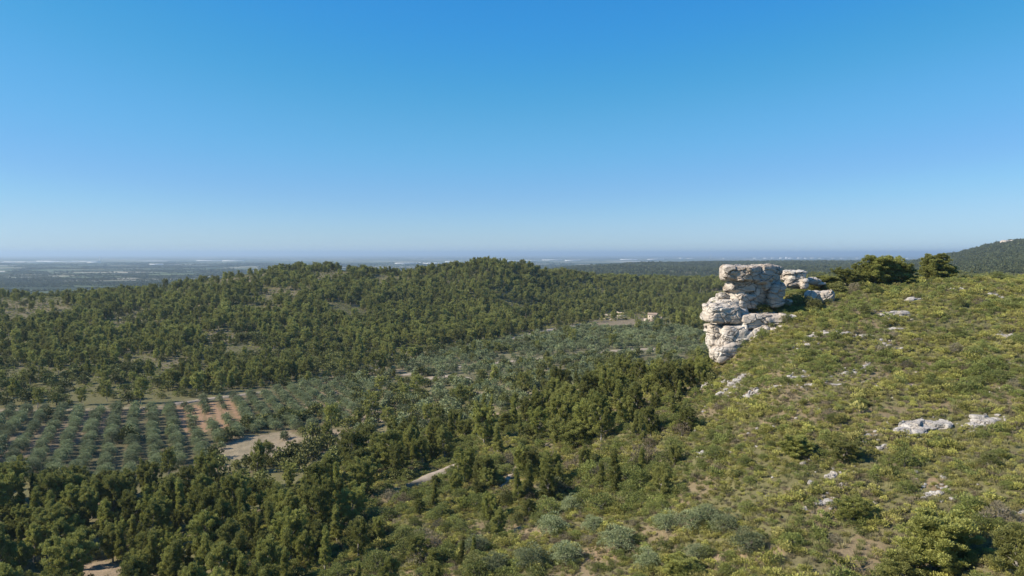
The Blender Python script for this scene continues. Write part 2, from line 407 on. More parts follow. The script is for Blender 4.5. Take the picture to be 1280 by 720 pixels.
def dirt_mat(name, a, b_):
    m, nt, out = new_mat(name)
    g = N(nt, 'ShaderNodeNewGeometry')
    f = noise_n(nt, g.outputs['Position'], 1.1, 7, .65); f2 = noise_n(nt, g.outputs['Position'], .12, 4)
    c = mixc(nt, maprange(nt, f, .3, .7), a, b_)
    c = mixc(nt, maprange(nt, f2, .5, .7, 0, .5), c, (.14,.125,.06))
    p = N(nt, 'ShaderNodeBsdfPrincipled'); p.inputs['Roughness'].default_value = .95
    L(nt, c, p.inputs['Base Color']); L(nt, p.outputs[0], out.inputs[0]); return m
M_TRACK = dirt_mat('pale_track_dirt', (.46,.41,.34), (.36,.30,.235))
M_PATH = dirt_mat('earth_path', (.27,.225,.15), (.19,.165,.09))
M_BANK = dirt_mat('pale_bank_earth', (.38,.31,.24), (.24,.19,.13))

# ------------------------------------------------------------------ the ground sheet
na, nr = len(AZ), len(RR)
V = np.stack([AX, AY, HZ], -1).reshape(-1, 3)
I, J = np.meshgrid(np.arange(na - 1), np.arange(nr - 1), indexing='ij')
q = I * nr + J
Fq = np.stack([q, q + nr, q + nr + 1, q + 1], -1).reshape(-1, 4)
me = make_mesh('ground', V, Fq, M_GROUND, smooth=True)
x, y, z = V.T.astype(float)
yy = np.maximum(y, 1)
gx, gy = proj(x, yy, z)
front = y > 10
nA = fbm(x / 9, y / 9, 41, 4); nB = fbm(x / 30, y / 30, 43, 4); nC = fbm(x / 3, y / 3, 47, 3)
col = np.tile(np.array([.115, .105, .050]), (len(x), 1))
def paint(mask, c, k=1.0):
    w = (mask.astype(float) * k)[:, None]
    col[:] = col * (1 - w) + np.array(c) * w
near_ = front & (y < 330)
paint(near_, (.150, .145, .060))
paint(near_ & (nB > .12), (.185, .165, .085), .8)
paint(near_ & (nA > .28), (.26, .19, .125), .75)
hill = front & inpoly(gx + nA * 6, gy + nB * 4, Z_HILL) & (y > 300)
paint(hill, (.12, .118, .052)); paint(hill & (nA > .2), (.18, .15, .085), .7)
for b_ in BARE: paint(front & inpoly(gx + nA * 10, gy + nC * 3, b_) & (y > 330) & (y < 1400), (.25, .195, .14), .45)
paint(front & inpoly(gx, gy + nA * 3, Z_GARR) & (y > 250), (.130, .128, .050))
paint(front & inpoly(gx, gy + nA * 2, Z_GROVE) & (y > 200), (.11, .10, .050))
paint(front & inpoly(gx, gy + nA * 2, Z_GROVE) & (y > 200) & (nB > .1), (.25, .18, .13), .6)
furrow_shade = np.sin((x * 0.9 + y * .4357) * 2 * math.pi / 3.05)  # darker soil and grass stripes, with shadow stripes put into the colour
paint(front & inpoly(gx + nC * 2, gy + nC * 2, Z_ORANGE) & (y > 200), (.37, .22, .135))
paint(front & inpoly(gx + nC * 2, gy + nC * 2, Z_ORANGE) & (y > 200) & (furrow_shade + nC * .8 > .3), (.22, .15, .075), .8)
paint(front & inpoly(gx + nC * 10, gy + nC * 4, Z_PALE) & (y > 180), (.38, .30, .215), .75)
mixz = front & (y > 230) & (gy < 570) & (gy > 450) & (gx > 380) & (gx < 780)
paint(mixz & (nA > .22), (.36, .28, .20), .8)
paint(front & inpoly(gx, gy, Z_GROVE2) & (y > 330), (.20, .19, .105), .9)
paint(front & inpoly(gx + nC * 5, gy + nC * 2, Z_TERR) & (y > 400), (.27, .21, .15), .8)
for (cx, cy, rx, ry, cc) in [(128,712,26,12,(.40,.30,.22)),(655,570,12,16,(.36,.28,.18)),(628,605,22,16,(.32,.24,.13)),(730,478,16,7,(.40,.30,.22)),
                             (668,665,26,10,(.32,.23,.14)),(745,692,26,9,(.34,.23,.15)),(905,700,26,12,(.34,.24,.16)),(950,692,30,14,(.32,.23,.14)),
                             (540,716,30,9,(.32,.23,.14)),(800,512,14,10,(.32,.24,.17)),(1090,480,40,14,(.26,.21,.14)),(1160,470,44,12,(.28,.22,.15)),(1170,605,14,10,(.30,.20,.13)),
                             (1180,480,16,10,(.28,.22,.16)),(690,560,12,20,(.30,.24,.15)),(1040,640,18,16,(.27,.20,.13)),(745,476,10,6,(.38,.27,.20))]:
    dd = ((gx - cx) / rx) ** 2 + ((gy - cy) / ry) ** 2 + nC * .5
    paint(front & (dd < 1) & (y < 500), cc, .85)
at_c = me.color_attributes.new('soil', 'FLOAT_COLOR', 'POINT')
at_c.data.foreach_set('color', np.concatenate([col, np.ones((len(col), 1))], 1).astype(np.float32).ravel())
at_p = me.attributes.new('plain', 'FLOAT', 'POINT')
pl = smooth(-125, -138, z - CAMZ) if False else 1 - smooth(2, 14, z)
pl = np.where(np.hypot(x, y) > 1200, pl, 0)
at_p.data.foreach_set('value', pl.astype(np.float32))
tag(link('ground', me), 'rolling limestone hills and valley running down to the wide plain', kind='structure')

TRK = []
def offtrack(x, y, m=0.0):
    k = np.ones(len(x), bool); x = np.asarray(x); y = np.asarray(y)
    for (a, b_, w) in TRK: k &= (x - a) ** 2 + (y - b_) ** 2 > (w + m) ** 2
    return k
def ribbon(name, pts, width, mat, label, lift=.12, depthrange=(100, 1200), wob=.35, piled=0.0):
    P = [hit(*p[:2], y0=depthrange[0], y1=depthrange[1]) for p in pts]
    P = [Vector((p[0], p[1], 0)) for p in P]
    seg = []
    for k in range(len(P) - 1):
        n = max(2, int((P[k + 1] - P[k]).length / 1.2))
        for t in range(n): seg.append(P[k].lerp(P[k + 1], t / n))
    seg.append(P[-1])
    for _ in range(6):
        seg = [seg[0]] + [(seg[i - 1] + seg[i] * 2 + seg[i + 1]) / 4 for i in range(1, len(seg) - 1)] + [seg[-1]]
    TRK.extend((q_.x, q_.y, width * .5) for q_ in seg[::2])
    m = 7; VV = []
    for i, s in enumerate(seg):
        d = (seg[min(i + 1, len(seg) - 1)] - seg[max(i - 1, 0)]); d.normalize(); nrm = Vector((-d.y, d.x, 0))
        taper = min(1, i / 4 + .1, (len(seg) - 1 - i) / 4 + .1)
        w = width * taper * (1 + wob * mnoise.noise(s * .15))
        for k in range(m):
            t = k / (m - 1) * 2 - 1
            p = s + nrm * (t * w / 2 + .5 * mnoise.noise(s * .5 + Vector((9, k, 0))))
            edge = -.5 if abs(t) > .99 else 0
            VV.append((p.x, p.y, float(ground(p.x, p.y)) + lift + edge + piled * (1 - t * t)))
    Fc = [(i * m + k, i * m + k + 1, (i + 1) * m + k + 1, (i + 1) * m + k) for i in range(len(seg) - 1) for k in range(m - 1)]
    o = link(name, make_mesh(name, VV, Fc, mat, True)); tag(o, label, kind='structure'); return o

ribbon('dirt_track', [(-60,514),(60,514),(140,511),(212,509)], 2.6, M_PATH, 'earth track along the upper edge of the left olive grove', lift=.18)
ribbon('dirt_track', [(208,507),(250,501),(290,496),(335,490)], 4.0, M_BANK, 'pale stony track above the orange soil plot', lift=.25, piled=.3)
ribbon('dirt_track', [(500,470),(545,463),(600,456),(650,451)], 6.5, M_BANK, 'pale track crossing the middle of the valley', lift=.25)
ribbon('dirt_track', [(670,450),(740,441),(800,437),(850,435),(905,437)], 8, M_BANK, 'pale track through the far olive grove towards the cliff', lift=.3)
ribbon('dirt_track', [(520,476),(560,470),(590,474)], 7, M_BANK, 'short earth track between the two groves', lift=.25)
ribbon('dirt_track', [(640,424),(690,412),(730,405)], 9, M_BANK, 'stony strip climbing to the terraces by the house', lift=.3)
ribbon('earth_bank', [(508,611),(535,600),(560,588),(592,577)], 4.6, M_BANK, 'pale earth bank slanting across the lower slope', lift=.2, wob=1.1, piled=.8, depthrange=(60, 400))
ribbon('footpath', [(625,612),(640,592),(655,572),(690,552)], 1.6, M_BANK, 'narrow footpath climbing through the scrub', lift=.15, depthrange=(60, 400))

# ------------------------------------------------------------------ haze
bm = bmesh.new()
bmesh.ops.create_cube(bm, size=1)
Hh = CAMZ + 110 + 1.5
for v in bm.verts: v.co = Vector((v.co.x * 160000, v.co.y * 160000, v.co.z * Hh + Hh / 2 - 1.5))
me = bpy.data.meshes.new('haze'); bm.to_mesh(me); bm.free()
mh, nt, out = new_mat('haze_air')
pv = N(nt, 'ShaderNodeVolumePrincipled'); pv.inputs['Color'].default_value = (.54, .715, .885, 1); pv.inputs['Density'].default_value = 0.000060
pv.inputs['Anisotropy'].default_value = .2
L(nt, pv.outputs[0], out.inputs['Volume'])
me.materials.append(mh)
tag(link('haze', me), 'thin blue summer haze over the plain', kind='stuff')

# ------------------------------------------------------------------ foliage building blocks
class Leafs:
    def __init__(s): s.c = []; s.n = []; s.u = []; s.l = []; s.w = []; s.t = []
    def tuft(s, c, rad, n, ln, wd, up=.35, r=None, shell=.45, squash=(1, 1, 1), tint=None, tri=False):
        r = r or rng
        d = r.normal(size=(n, 3)); d /= np.linalg.norm(d, axis=1)[:, None]
        d[:, 2] = np.where(d[:, 2] < -.35, -d[:, 2], d[:, 2])
        rr = rad * (shell + (1 - shell) * r.random(n) ** .6)
        p = np.asarray(c) + d * rr[:, None] * np.asarray(squash)
        axis = d + np.array([0, 0, up]) + r.normal(size=(n, 3)) * .45
        axis /= np.linalg.norm(axis, axis=1)[:, None]
        side = np.cross(axis, r.normal(size=(n, 3))); side /= np.linalg.norm(side, axis=1)[:, None] + 1e-9
        s.c.append(p); s.u.append(axis); s.n.append(side)
        s.l.append(ln * r.uniform(.6, 1.4, n)); s.w.append(wd * r.uniform(.6, 1.4, n))
        base = r.random() if tint is None else tint
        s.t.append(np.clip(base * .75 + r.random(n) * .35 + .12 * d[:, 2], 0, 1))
    def mesh(s, name, mat):
        c = np.concatenate(s.c); u = np.concatenate(s.u); n = np.concatenate(s.n); l = np.concatenate(s.l)[:, None]; w = np.concatenate(s.w)[:, None]; t = np.concatenate(s.t)
        a = c - n * w * .5; b = c + n * w * .5; d = c + u * l + n * w * .18; e = c + u * l - n * w * .18
        V = np.stack([a, b, d, e], 1).reshape(-1, 3)
        k = len(c); Fc = np.arange(k * 4).reshape(-1, 4)
        me = make_mesh(name, V, Fc, mat)
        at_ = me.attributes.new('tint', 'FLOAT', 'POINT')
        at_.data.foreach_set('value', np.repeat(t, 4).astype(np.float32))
        return me

def tubes(name, paths, mat, sides=6):
    V = []; Fc = []
    for pts, rad in paths:
        pts = [Vector(p) for p in pts]; base = len(V)
        for i, p in enumerate(pts):
            d = (pts[min(i + 1, len(pts) - 1)] - pts[max(i - 1, 0)]).normalized()
            a = d.orthogonal().normalized(); b_ = d.cross(a)
            for k in range(sides):
                an = 2 * math.pi * k / sides
                V.append(p + (a * math.cos(an) + b_ * math.sin(an)) * rad[i])
        for i in range(len(pts) - 1):
            for k in range(sides):
                k2 = (k + 1) % sides
                Fc.append((base + i * sides + k, base + i * sides + k2, base + (i + 1) * sides + k2, base + (i + 1) * sides + k))
    return make_mesh(name, [tuple(v) for v in V], Fc, mat, True)

def pine_meshes(seed, Ht, Rad, low=.22, style='oval', dens=1.0, leaf=1.0):
    """Aleppo pine: bent trunk, rising limbs, tufts of needles at the limb ends"""
    r = np.random.default_rng(seed); rd = random.Random(seed)
    lf = Leafs(); paths = []
    lean = Vector((rd.uniform(-.09, .09), rd.uniform(-.09, .09), 1))
    trunk = []
    for k in range(8):
        t = k / 7; h = Ht * .9 * t
        trunk.append(Vector((lean.x * h + .22 * math.sin(t * 5 + seed), lean.y * h + .22 * math.cos(t * 4 + seed * 2), h)))
    r0 = Ht * .022
    paths.append((trunk, [r0 * (1.15 - t / 7 * .95) for t in range(8)]))
    def tp(t):
        f = t * 7; i = min(6, int(f)); return trunk[i].lerp(trunk[i + 1], f - i)
    nb = int(26 * dens)
    for k in range(nb):
        t = low + (1 - low) * (k + rd.random()) / nb
        an = k * 2.399 + rd.uniform(-.5, .5)
        if style == 'oval': pr = math.sin(math.pi * min(1, (t - low) / (1 - low) * .80 + .2)) ** .75
        elif style == 'slim': pr = (1 - (t - low) / (1 - low) * .75) * .9
        elif style == 'flat': pr = .55 + .5 * math.sin(math.pi * min(1, t * .95)) if t > .4 else .75
        else: pr = 1 - .45 * t
        ln = Rad * pr * rd.uniform(.62, 1.12)
        b0 = tp(min(t * .95, 1)); rise = rd.uniform(.25, .75) + t * .4
        b1 = b0 + Vector((math.cos(an) * ln, math.sin(an) * ln, ln * rise))
        mid = b0.lerp(b1, .5) - Vector((0, 0, ln * .10))
        paths.append(([b0, mid, b1], [r0 * .34 * (1.1 - t * .5), r0 * .22, r0 * .07]))
        nt_ = 5 + int(ln * 2.2); base = rd.random()
        for j in range(nt_):
            f = .42 + .62 * (j + rd.random() * .6) / nt_
            p = b0.lerp(mid, f * 2) if f < .5 else mid.lerp(b1, (f - .5) * 2)
            p = p + Vector((rd.gauss(0, .22), rd.gauss(0, .22), rd.uniform(-.1, .6))) * (ln * .4 + .3)
            rad = rd.uniform(.24, .46) * (Ht / 8) ** .5
            lf.tuft(p, rad, int((72 if leaf < 1.5 else 52) * dens / leaf ** 1.4), .24 * leaf, .085 * leaf, 1.1, r, .25, (1, 1, 1.2), tint=min(1, max(0, base * .45 + rd.random() * .9 - .1)))
    for j in range(6):
        p = tp(1) + Vector((rd.gauss(0, .3), rd.gauss(0, .3), rd.uniform(-.5, Ht * .08)))
        lf.tuft(p, rd.uniform(.35, .6), int(80 * dens / leaf ** 1.4), .24 * leaf, .085 * leaf, 1.0, r, .35, (1, 1, 1.3))
    return tubes('trunk', paths, M_BARK), lf.mesh('crown', M_PINE)

def dome_meshes(seed, W, Ht, mat, bark, nl=26, per=70, leaf=.2, wide=.11, base=.15, up=.2):
    """round-headed tree or bush: lobes of leaves round a short forking stem"""
    r = np.random.default_rng(seed); rd = random.Random(seed)
    lf = Leafs(); paths = []
    t0 = Vector((0, 0, 0)); fork = Vector((rd.uniform(-.1, .1), rd.uniform(-.1, .1), Ht * .28))
    paths.append(([t0, fork * .6, fork], [W * .05, W * .042, W * .034]))
    for k in range(nl):
        u = rd.random(); an = k * 2.399 + rd.uniform(-.4, .4)
        el = math.asin(min(1, .02 + .98 * ((k + .5) / nl)))
        rr = rd.uniform(.6, 1.12)
        p = Vector((math.cos(an) * math.cos(el) * W * .40 * rr, math.sin(an) * math.cos(el) * W * .40 * rr, Ht * (base + (.80 - base) * math.sin(el) * rr) + Ht * .08))
        if k % 3 == 0: paths.append(([fork, fork.lerp(p, .5) + Vector((0, 0, .05 * Ht)), p], [W * .022, W * .013, W * .004]))
        lf.tuft(p, W * rd.uniform(.13, .20), per, leaf, wide, up, r, .5, (1, 1, .85), tint=rd.random())
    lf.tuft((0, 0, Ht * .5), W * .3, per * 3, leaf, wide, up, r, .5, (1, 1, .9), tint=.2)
    return tubes('trunk', paths, bark), lf.mesh('crown', mat)

def join(name, ms):
    """one mesh from several, keeping materials and tint"""
    Vs = []; Fs = []; mi = []; T = []; off = 0; mats = []
    for me in ms:
        n = len(me.vertices); v = np.empty(n * 3, np.float32); me.vertices.foreach_get('co', v); Vs.append(v.reshape(-1, 3))
        f = np.empty(len(me.loops), np.int32); me.loops.foreach_get('vertex_index', f); f = f.reshape(-1, 4) + off; Fs.append(f)
        mi += [len(mats)] * len(f); mats.append(me.materials[0])
        t = np.zeros(n, np.float32)
        if 'tint' in me.attributes: me.attributes['tint'].data.foreach_get('value', t)
        T.append(t); off += n
    m = make_mesh(name, np.concatenate(Vs), np.concatenate(Fs), mats)
    m.polygons.foreach_set('material_index', np.array(mi, np.int32))
    a = m.attributes.new('tint', 'FLOAT', 'POINT'); a.data.foreach_set('value', np.concatenate(T))
    return m

PINES = {}   # style -> list of (trunk mesh, crown mesh, height)
PINES['bushy'] = [(*pine_meshes(101 + k, 8.0, 2.5 + .15 * k, .10, 'oval', 1.15), 8.0) for k in range(4)]
PINES['slender'] = [(*pine_meshes(201 + k, 9.0, 1.75, .10, 'slim'), 9.0) for k in range(3)]
PINES['spreading'] = [(*pine_meshes(301 + k, 7.5, 3.4, .18, 'flat', 1.2), 7.5) for k in range(3)]
PINES['dense'] = [(*pine_meshes(401 + k, 7.0, 3.0, .05, 'cone', 2.1), 7.0) for k in range(2)]
OLIVES = [(*dome_meshes(501 + k, 4.2, 3.7, M_OLIVE, M_OBARK, 34, 150, .15, .06, .12), 3.7) for k in range(4)]
OAKS = [(*dome_meshes(601 + k, 5.0, 4.6, M_OAK, M_OBARK, 32, 130, .18, .12, .05), 4.6) for k in range(3)]
BUSHES = [(*dome_meshes(701 + k, 2.4, 1.7, M_BUSH, M_OBARK, 24, 90, .11, .05, .02), 1.7) for k in range(4)]
GREYB = [(*dome_meshes(751 + k, 2.6, 1.7, M_DRY, M_OBARK, 20, 45, .16, .05, .02, .8), 1.7) for k in range(2)]

# lighter meshes for the numberless far ones
FAR_PINES = []
for k in range(6):
    a, b_ = pine_meshes(801 + k, 8.0, [2.3, 2.9, 2.5, 3.2, 1.9, 2.6][k], .15, ['oval', 'flat', 'oval', 'cone', 'slim', 'oval'][k], .8, 2.2)
    FAR_PINES.append(join('far_pine', [a, b_]))
FAR_OAKS = [join('far_oak', list(dome_meshes(831 + k, 5.6, 4.6, M_OAK, M_OBARK, 20, 22, .5, .38, .05))) for k in range(3)]
FAR_OLIVES = [join('far_olive', list(dome_meshes(841 + k, 4.3, 3.5, M_OLIVE, M_OBARK, 20, 26, .36, .24, .08))) for k in range(3)]
def lump(seed, W, Ht, mat):
    lf = Leafs(); r = np.random.default_rng(seed); rd = random.Random(seed)
    for k in range(10):
        an = k * 2.4; rr = W * .33 * math.sqrt((k + .5) / 10)
        lf.tuft((math.cos(an) * rr, math.sin(an) * rr, Ht * (.45 - .03 * k)), W * .26, 12, 1.5, 1.1, .3, r, .6, (1, 1, Ht / W * 1.2), tint=rd.random())
    return lf.mesh('far_crown', mat)
M_FARW = foliage_mat('far_wood_leaves', (.045,.058,.026), (.105,.120,.052), (.080,.090,.042), .15)
FAR_LUMPS = [lump(861 + k, 9, 9, M_FARW) for k in range(2)] + [lump(871, 10, 8, M_FARW)]

def scrub(seed, W, Ht, mat, n, leaf, wide, up):
    lf = Leafs(); r = np.random.default_rng(seed); rd = random.Random(seed)
    k = max(3, n // 45)
    for i in range(k):
        an = i * 2.4; rr = W * .30 * math.sqrt((i + .3) / k)
        lf.tuft((math.cos(an) * rr, math.sin(an) * rr, Ht * rd.uniform(.25, .5)), W * rd.uniform(.17, .26), n // k, leaf, wide, up, r, .4, (1, 1, Ht / W * 1.3), tint=rd.random())
    return lf.mesh('scrub_clump', mat)
SCRUB = ([scrub(901 + k, 1.25, 1.0, M_GARR, 260, .11, .06, .6) for k in range(4)] +
         [scrub(911 + k, 1.4, 1.1, M_BUSH, 260, .11, .06, .4) for k in range(3)] +
         [scrub(921 + k, 1.1, .55, M_DRY, 160, .14, .035, 1.2) for k in range(2)])
def tussock(seed):
    lf = Leafs(); r = np.random.default_rng(seed)
    lf.tuft((0, 0, .02), .28, 60, .38, .035, 2.2, r, .1, (1, 1, .2)); return lf.mesh('grass_tuft', M_GRASS)
GRASS = [tussock(941 + k) for k in range(3)]

def scatter(name, label, cat, variants, P, rotz, scale, index, tilt=.05):
    """one object whose points carry the plants of a mass nobody could count"""
    c = bpy.data.collections.new(name + '_kinds')
    for k, m in enumerate(variants):
        c.objects.link(bpy.data.objects.new('%s_kind_%02d' % (name, k), m))
    me = bpy.data.meshes.new(name)
    P = np.asarray(P, np.float32); n = len(P)
    me.vertices.add(n); me.vertices.foreach_set('co', P.ravel())
    rot = np.stack([rng.normal(0, tilt, n), rng.normal(0, tilt, n), rotz], 1).astype(np.float32)
    sc = np.asarray(scale, np.float32)
    if sc.ndim == 1: sc = np.stack([sc * rng.uniform(.85, 1.15, n), sc * rng.uniform(.85, 1.15, n), sc * rng.uniform(.85, 1.15, n)], 1).astype(np.float32)
    for nm, d in (('prot', rot), ('psc', sc)):
        a = me.attributes.new(nm, 'FLOAT_VECTOR', 'POINT'); a.data.foreach_set('vector', d.ravel())
    a = me.attributes.new('pidx', 'INT', 'POINT'); a.data.foreach_set('value', np.asarray(index, np.int32))
    o = link(name, me)
    ng = bpy.data.node_groups.new(name, 'GeometryNodeTree')
    ng.interface.new_socket('Geometry', in_out='INPUT', socket_type='NodeSocketGeometry')
    ng.interface.new_socket('Geometry', in_out='OUTPUT', socket_type='NodeSocketGeometry')
    gi = ng.nodes.new('NodeGroupInput'); go = ng.nodes.new('NodeGroupOutput')
    ip = ng.nodes.new('GeometryNodeInstanceOnPoints'); ci = ng.nodes.new('GeometryNodeCollectionInfo')
    ci.inputs['Collection'].default_value = c; ci.inputs['Separate Children'].default_value = True; ci.inputs['Reset Children'].default_value = True
    def na_(nm, t):
        q = ng.nodes.new('GeometryNodeInputNamedAttribute'); q.data_type = t; q.inputs['Name'].default_value = nm; return q.outputs['Attribute']
    ng.links.new(gi.outputs[0], ip.inputs['Points']); ng.links.new(ci.outputs[0], ip.inputs['Instance'])
    ip.inputs['Pick Instance'].default_value = True
    ng.links.new(na_('pidx', 'INT'), ip.inputs['Instance Index'])
    e2r = ng.nodes.new('FunctionNodeEulerToRotation'); ng.links.new(na_('prot', 'FLOAT_VECTOR'), e2r.inputs[0])
    ng.links.new(e2r.outputs[0], ip.inputs['Rotation']); ng.links.new(na_('psc', 'FLOAT_VECTOR'), ip.inputs['Scale'])
    ng.links.new(ip.outputs[0], go.inputs[0])
    md = o.modifiers.new('plants', 'NODES'); md.node_group = ng
    tag(o, label, cat, kind='stuff')
    print('STUFF', name, n)
    return o

def jgrid(x0, x1, y0, y1, s, jit=.42, r=None):
    xs = np.arange(x0, x1, s); ys = np.arange(y0, y1, s)
    X, Y = np.meshgrid(xs, ys); X = X + (np.arange(len(ys)) % 2)[:, None] * s / 2
    X = X + rng.uniform(-jit, jit, X.shape) * s; Y = Y + rng.uniform(-jit, jit, Y.shape) * s
    return X.ravel(), Y.ravel()
def framed(x, y, m=110):
    z = ground(x, y); px, py = proj(x, y, z)
    return z, px, py, (px > -m) & (px < 1280 + m) & (py < 800)

# ------------------------------------------------------------------ individual plants: prototypes and copies
def proto_tree(name, meshes):
    e = bpy.data.objects.new(name, None); COL.objects.link(e)
    for nm, m in (('trunk', meshes[0]), ('crown', meshes[1])): link(nm, m, e)
    return e
_proto = {}
def place(name, key, meshes, loc, scale, rz, label, cat, group):
    if key not in _proto:
        o = proto_tree(name, meshes); _proto[key] = o
    else:
        src = _proto[key]; o = src.copy(); COL.objects.link(o)
        for ch in src.children:
            c = ch.copy(); COL.objects.link(c); c.parent = o
    o.location = loc; o.scale = scale; o.rotation_euler = (0, 0, rz)
    o['label'] = label; o['category'] = cat; o['group'] = group
    return o

ORD = ['leftmost', 'second', 'third', 'fourth', 'fifth', 'sixth', 'seventh', 'eighth', 'ninth', 'tenth', 'eleventh', 'twelfth', 'thirteenth', 'fourteenth', 'fifteenth', 'sixteenth', 'seventeenth', 'eighteenth', 'nineteenth', 'twentieth', 'twenty-first', 'twenty-second', 'twenty-third', 'twenty-fourth']
def ordinal(k, n):
    if k == 0: return 'leftmost %s'
    if k == n - 1: return 'rightmost %s'
    if k <= n // 2 and k < 24: return ORD[k] + ' %s from the left'
    if n - 1 - k < 24: return ORD[n - 1 - k] + ' %s from the right'
    return ORD[min(k, 23)] + ' %s from the left'
def label_by_place(items, anchors, noun):
    """items: dicts with px,py ; names each by its order among those nearest the same landmark"""
    A = np.array([a[:2] for a in anchors], float)
    buckets = {}
    for it in items:
        d = (A[:, 0] - it['px']) ** 2 + ((A[:, 1] - it['py']) * 1.5) ** 2
        buckets.setdefault(int(d.argmin()), []).append(it)
    for b_, L_ in buckets.items():
        L_.sort(key=lambda i: i['px'])
        for k, it in enumerate(L_):
            it['label'] = (ordinal(k, len(L_)) if len(L_) > 1 else 'lone %s') % noun(it) + ' ' + anchors[b_][2]

# ------------------------------------------------------------------ rock
def blob(bm, c, size, rz=0.0, power=3.2, seed=0, ry=0.0, taper=0.0, sub=4):
    """rounded block: superellipsoid with a lumpy skin"""
    rot = Euler((0, ry, rz)).to_matrix()
    ret = bmesh.ops.create_icosphere(bm, subdivisions=sub, radius=1)
    for v in ret['verts']:
        d = v.co.normalized()
        k = (abs(d.x) ** power + abs(d.y) ** power + abs(d.z) ** power) ** (-1 / power)
        p = d * k
        p *= 1 + .10 * mnoise.noise(d * 1.7 + Vector((seed * 3.1, seed, 0)))
        f = 1 + taper * p.z
        p = Vector((p.x * size[0] / 2 * f, p.y * size[1] / 2 * f, p.z * size[2] / 2))
        v.co = rot @ p + Vector(c)

def remesh_rock(name, bm, mat, voxel=.2, amp=.3, seed=0, strata=.28, origin=(0, 0, 0), fs=1.0, fa=.6):
    me0 = bpy.data.meshes.new('tmp'); bm.to_mesh(me0); bm.free()
    o = bpy.data.objects.new('tmp', me0); COL.objects.link(o)
    md = o.modifiers.new('r', 'REMESH'); md.mode = 'VOXEL'; md.voxel_size = voxel
    dg = bpy.context.evaluated_depsgraph_get(); dg.update()
    me = bpy.data.meshes.new_from_object(o.evaluated_get(dg)); bpy.data.objects.remove(o)
    me.name = name
    nrm = [v.normal.copy() for v in me.vertices]
    O = Vector(origin)
    for v, n in zip(me.vertices, nrm):
        w = v.co
        big = mnoise.fractal(w * .33 + Vector((seed, 0, 0)), 1, 2, 4)
        fin = mnoise.fractal(w * 1.6 + Vector((0, seed, 0)), 1, 2, 4)
        zz_ = w.z * .9 + 1.3 * mnoise.noise(w * .12 + Vector((0, 0, seed)))
        g = mnoise.noise(Vector((seed * 1.7, 3.3, zz_ * 1.6)))
        groove = max(0, 1 - abs(g) / .10)
        cav = max(0, mnoise.noise(w * .55 + Vector((seed, 7, 2))) - .32)
        hor = Vector((n.x, n.y, n.z * .3))
        wj = w + Vector((mnoise.noise(w * .5), mnoise.noise(w * .5 + Vector((5, 0, 0))), mnoise.noise(w * .5 + Vector((0, 9, 0))))) * .9
        dd, pp = mnoise.voronoi(Vector((wj.x * .26, wj.y * .26, wj.z * .42)) / fs + Vector((seed, 0, 0)))
        cell = mnoise.noise(Vector(pp[0]) * 7.7 + Vector((seed, 1, 2)))
        split = max(0, 1 - (dd[1] - dd[0]) / .07)
        dd2, pp2 = mnoise.voronoi(Vector((wj.x * .9, wj.y * .9, wj.z * 1.3)) / fs + Vector((0, seed, 0)))
        cell2 = mnoise.noise(Vector(pp2[0]) * 7.7)
        facet = (cell * 1.15 + cell2 * .10 - split * .55) * fa * fs
        v.co = w + n * (amp * .7 * big + amp * .14 * fin) - hor * (strata * .6 * groove * (.5 + .5 * mnoise.noise(w * .3)) * 1.6) - n * cav * amp * 3.2 + n * facet
    for v in me.vertices: v.co -= O
    me.materials.clear(); me.materials.append(mat)
    return me

ROCKY = 172.0
def cr(cx, cy, Y): return at(860 + cx / 4.8, 310 + cy / 4.8, Y)
def block(bm, cx0, cx1, cy0, cy1, Y, dep, rz=0, power=3.4, seed=0, ry=0, taper=0):
    c = cr((cx0 + cx1) / 2, (cy0 + cy1) / 2, Y); s = Y / F / 4.8
    blob(bm, c, ((cx1 - cx0) * s, dep, (cy1 - cy0) * s), rz, power, seed, ry, taper)

base = cr(330, 560, 172)
tower = bpy.data.objects.new('rock_outcrop', None); COL.objects.link(tower); tower.location = base
tag(tower, 'tall weathered limestone outcrop with overhanging head, standing at the left end of the ridge', 'rock outcrop')
def rock_part(name, blocks, mat, voxel, amp, seed, strata=.28, label=None):
    bm = bmesh.new()
    for k, b_ in enumerate(blocks):
        kw = dict(b_[6] if len(b_) > 6 else {}, seed=seed + k); kw['power'] = kw.get('power', 3.4) * 1.5; kw['rz'] = kw.get('rz', 0) + .12 * math.sin(k * 2.1 + seed)
        block(bm, *b_[:6], **kw)
    o = link(name, remesh_rock(name, bm, mat, voxel, amp, seed, strata, base), tower)
    if label: o['label'] = label
    return o
rock_part('summit_block', [
    (194, 385, 106, 196, 169.6, 6.8, dict(power=4, ry=.05)),
    (292, 480, 100, 205, 172.3, 7.5, dict(power=5, rz=.3)),
    (345, 522, 98, 250, 174.6, 8.0, dict(power=6, rz=.6, ry=.03)),
    (330, 474, 160, 360, 173.2, 5.4, dict(power=5, rz=.72, ry=.14)),
    (400, 492, 120, 350, 176.0, 5.4, dict(power=6, rz=.8, ry=.05)),
], M_ROCK, .16, .2, 11, .3)
rock_part('overhang_band', [
    (236, 380, 192, 266, 171.5, 5.0, dict(power=4)),
    (232, 400, 205, 264, 171.8, 6.0, dict(power=4.5)),
    (262, 318, 266, 304, 171.8, 4.0, dict(power=4)),
    (250, 392, 272, 362, 171.4, 6.0, dict(power=4.5, rz=.45, ry=.12)),
    (262, 470, 230, 350, 176.0, 6.0, dict(power=6)),
], M_ROCK, .16, .18, 31, .3)
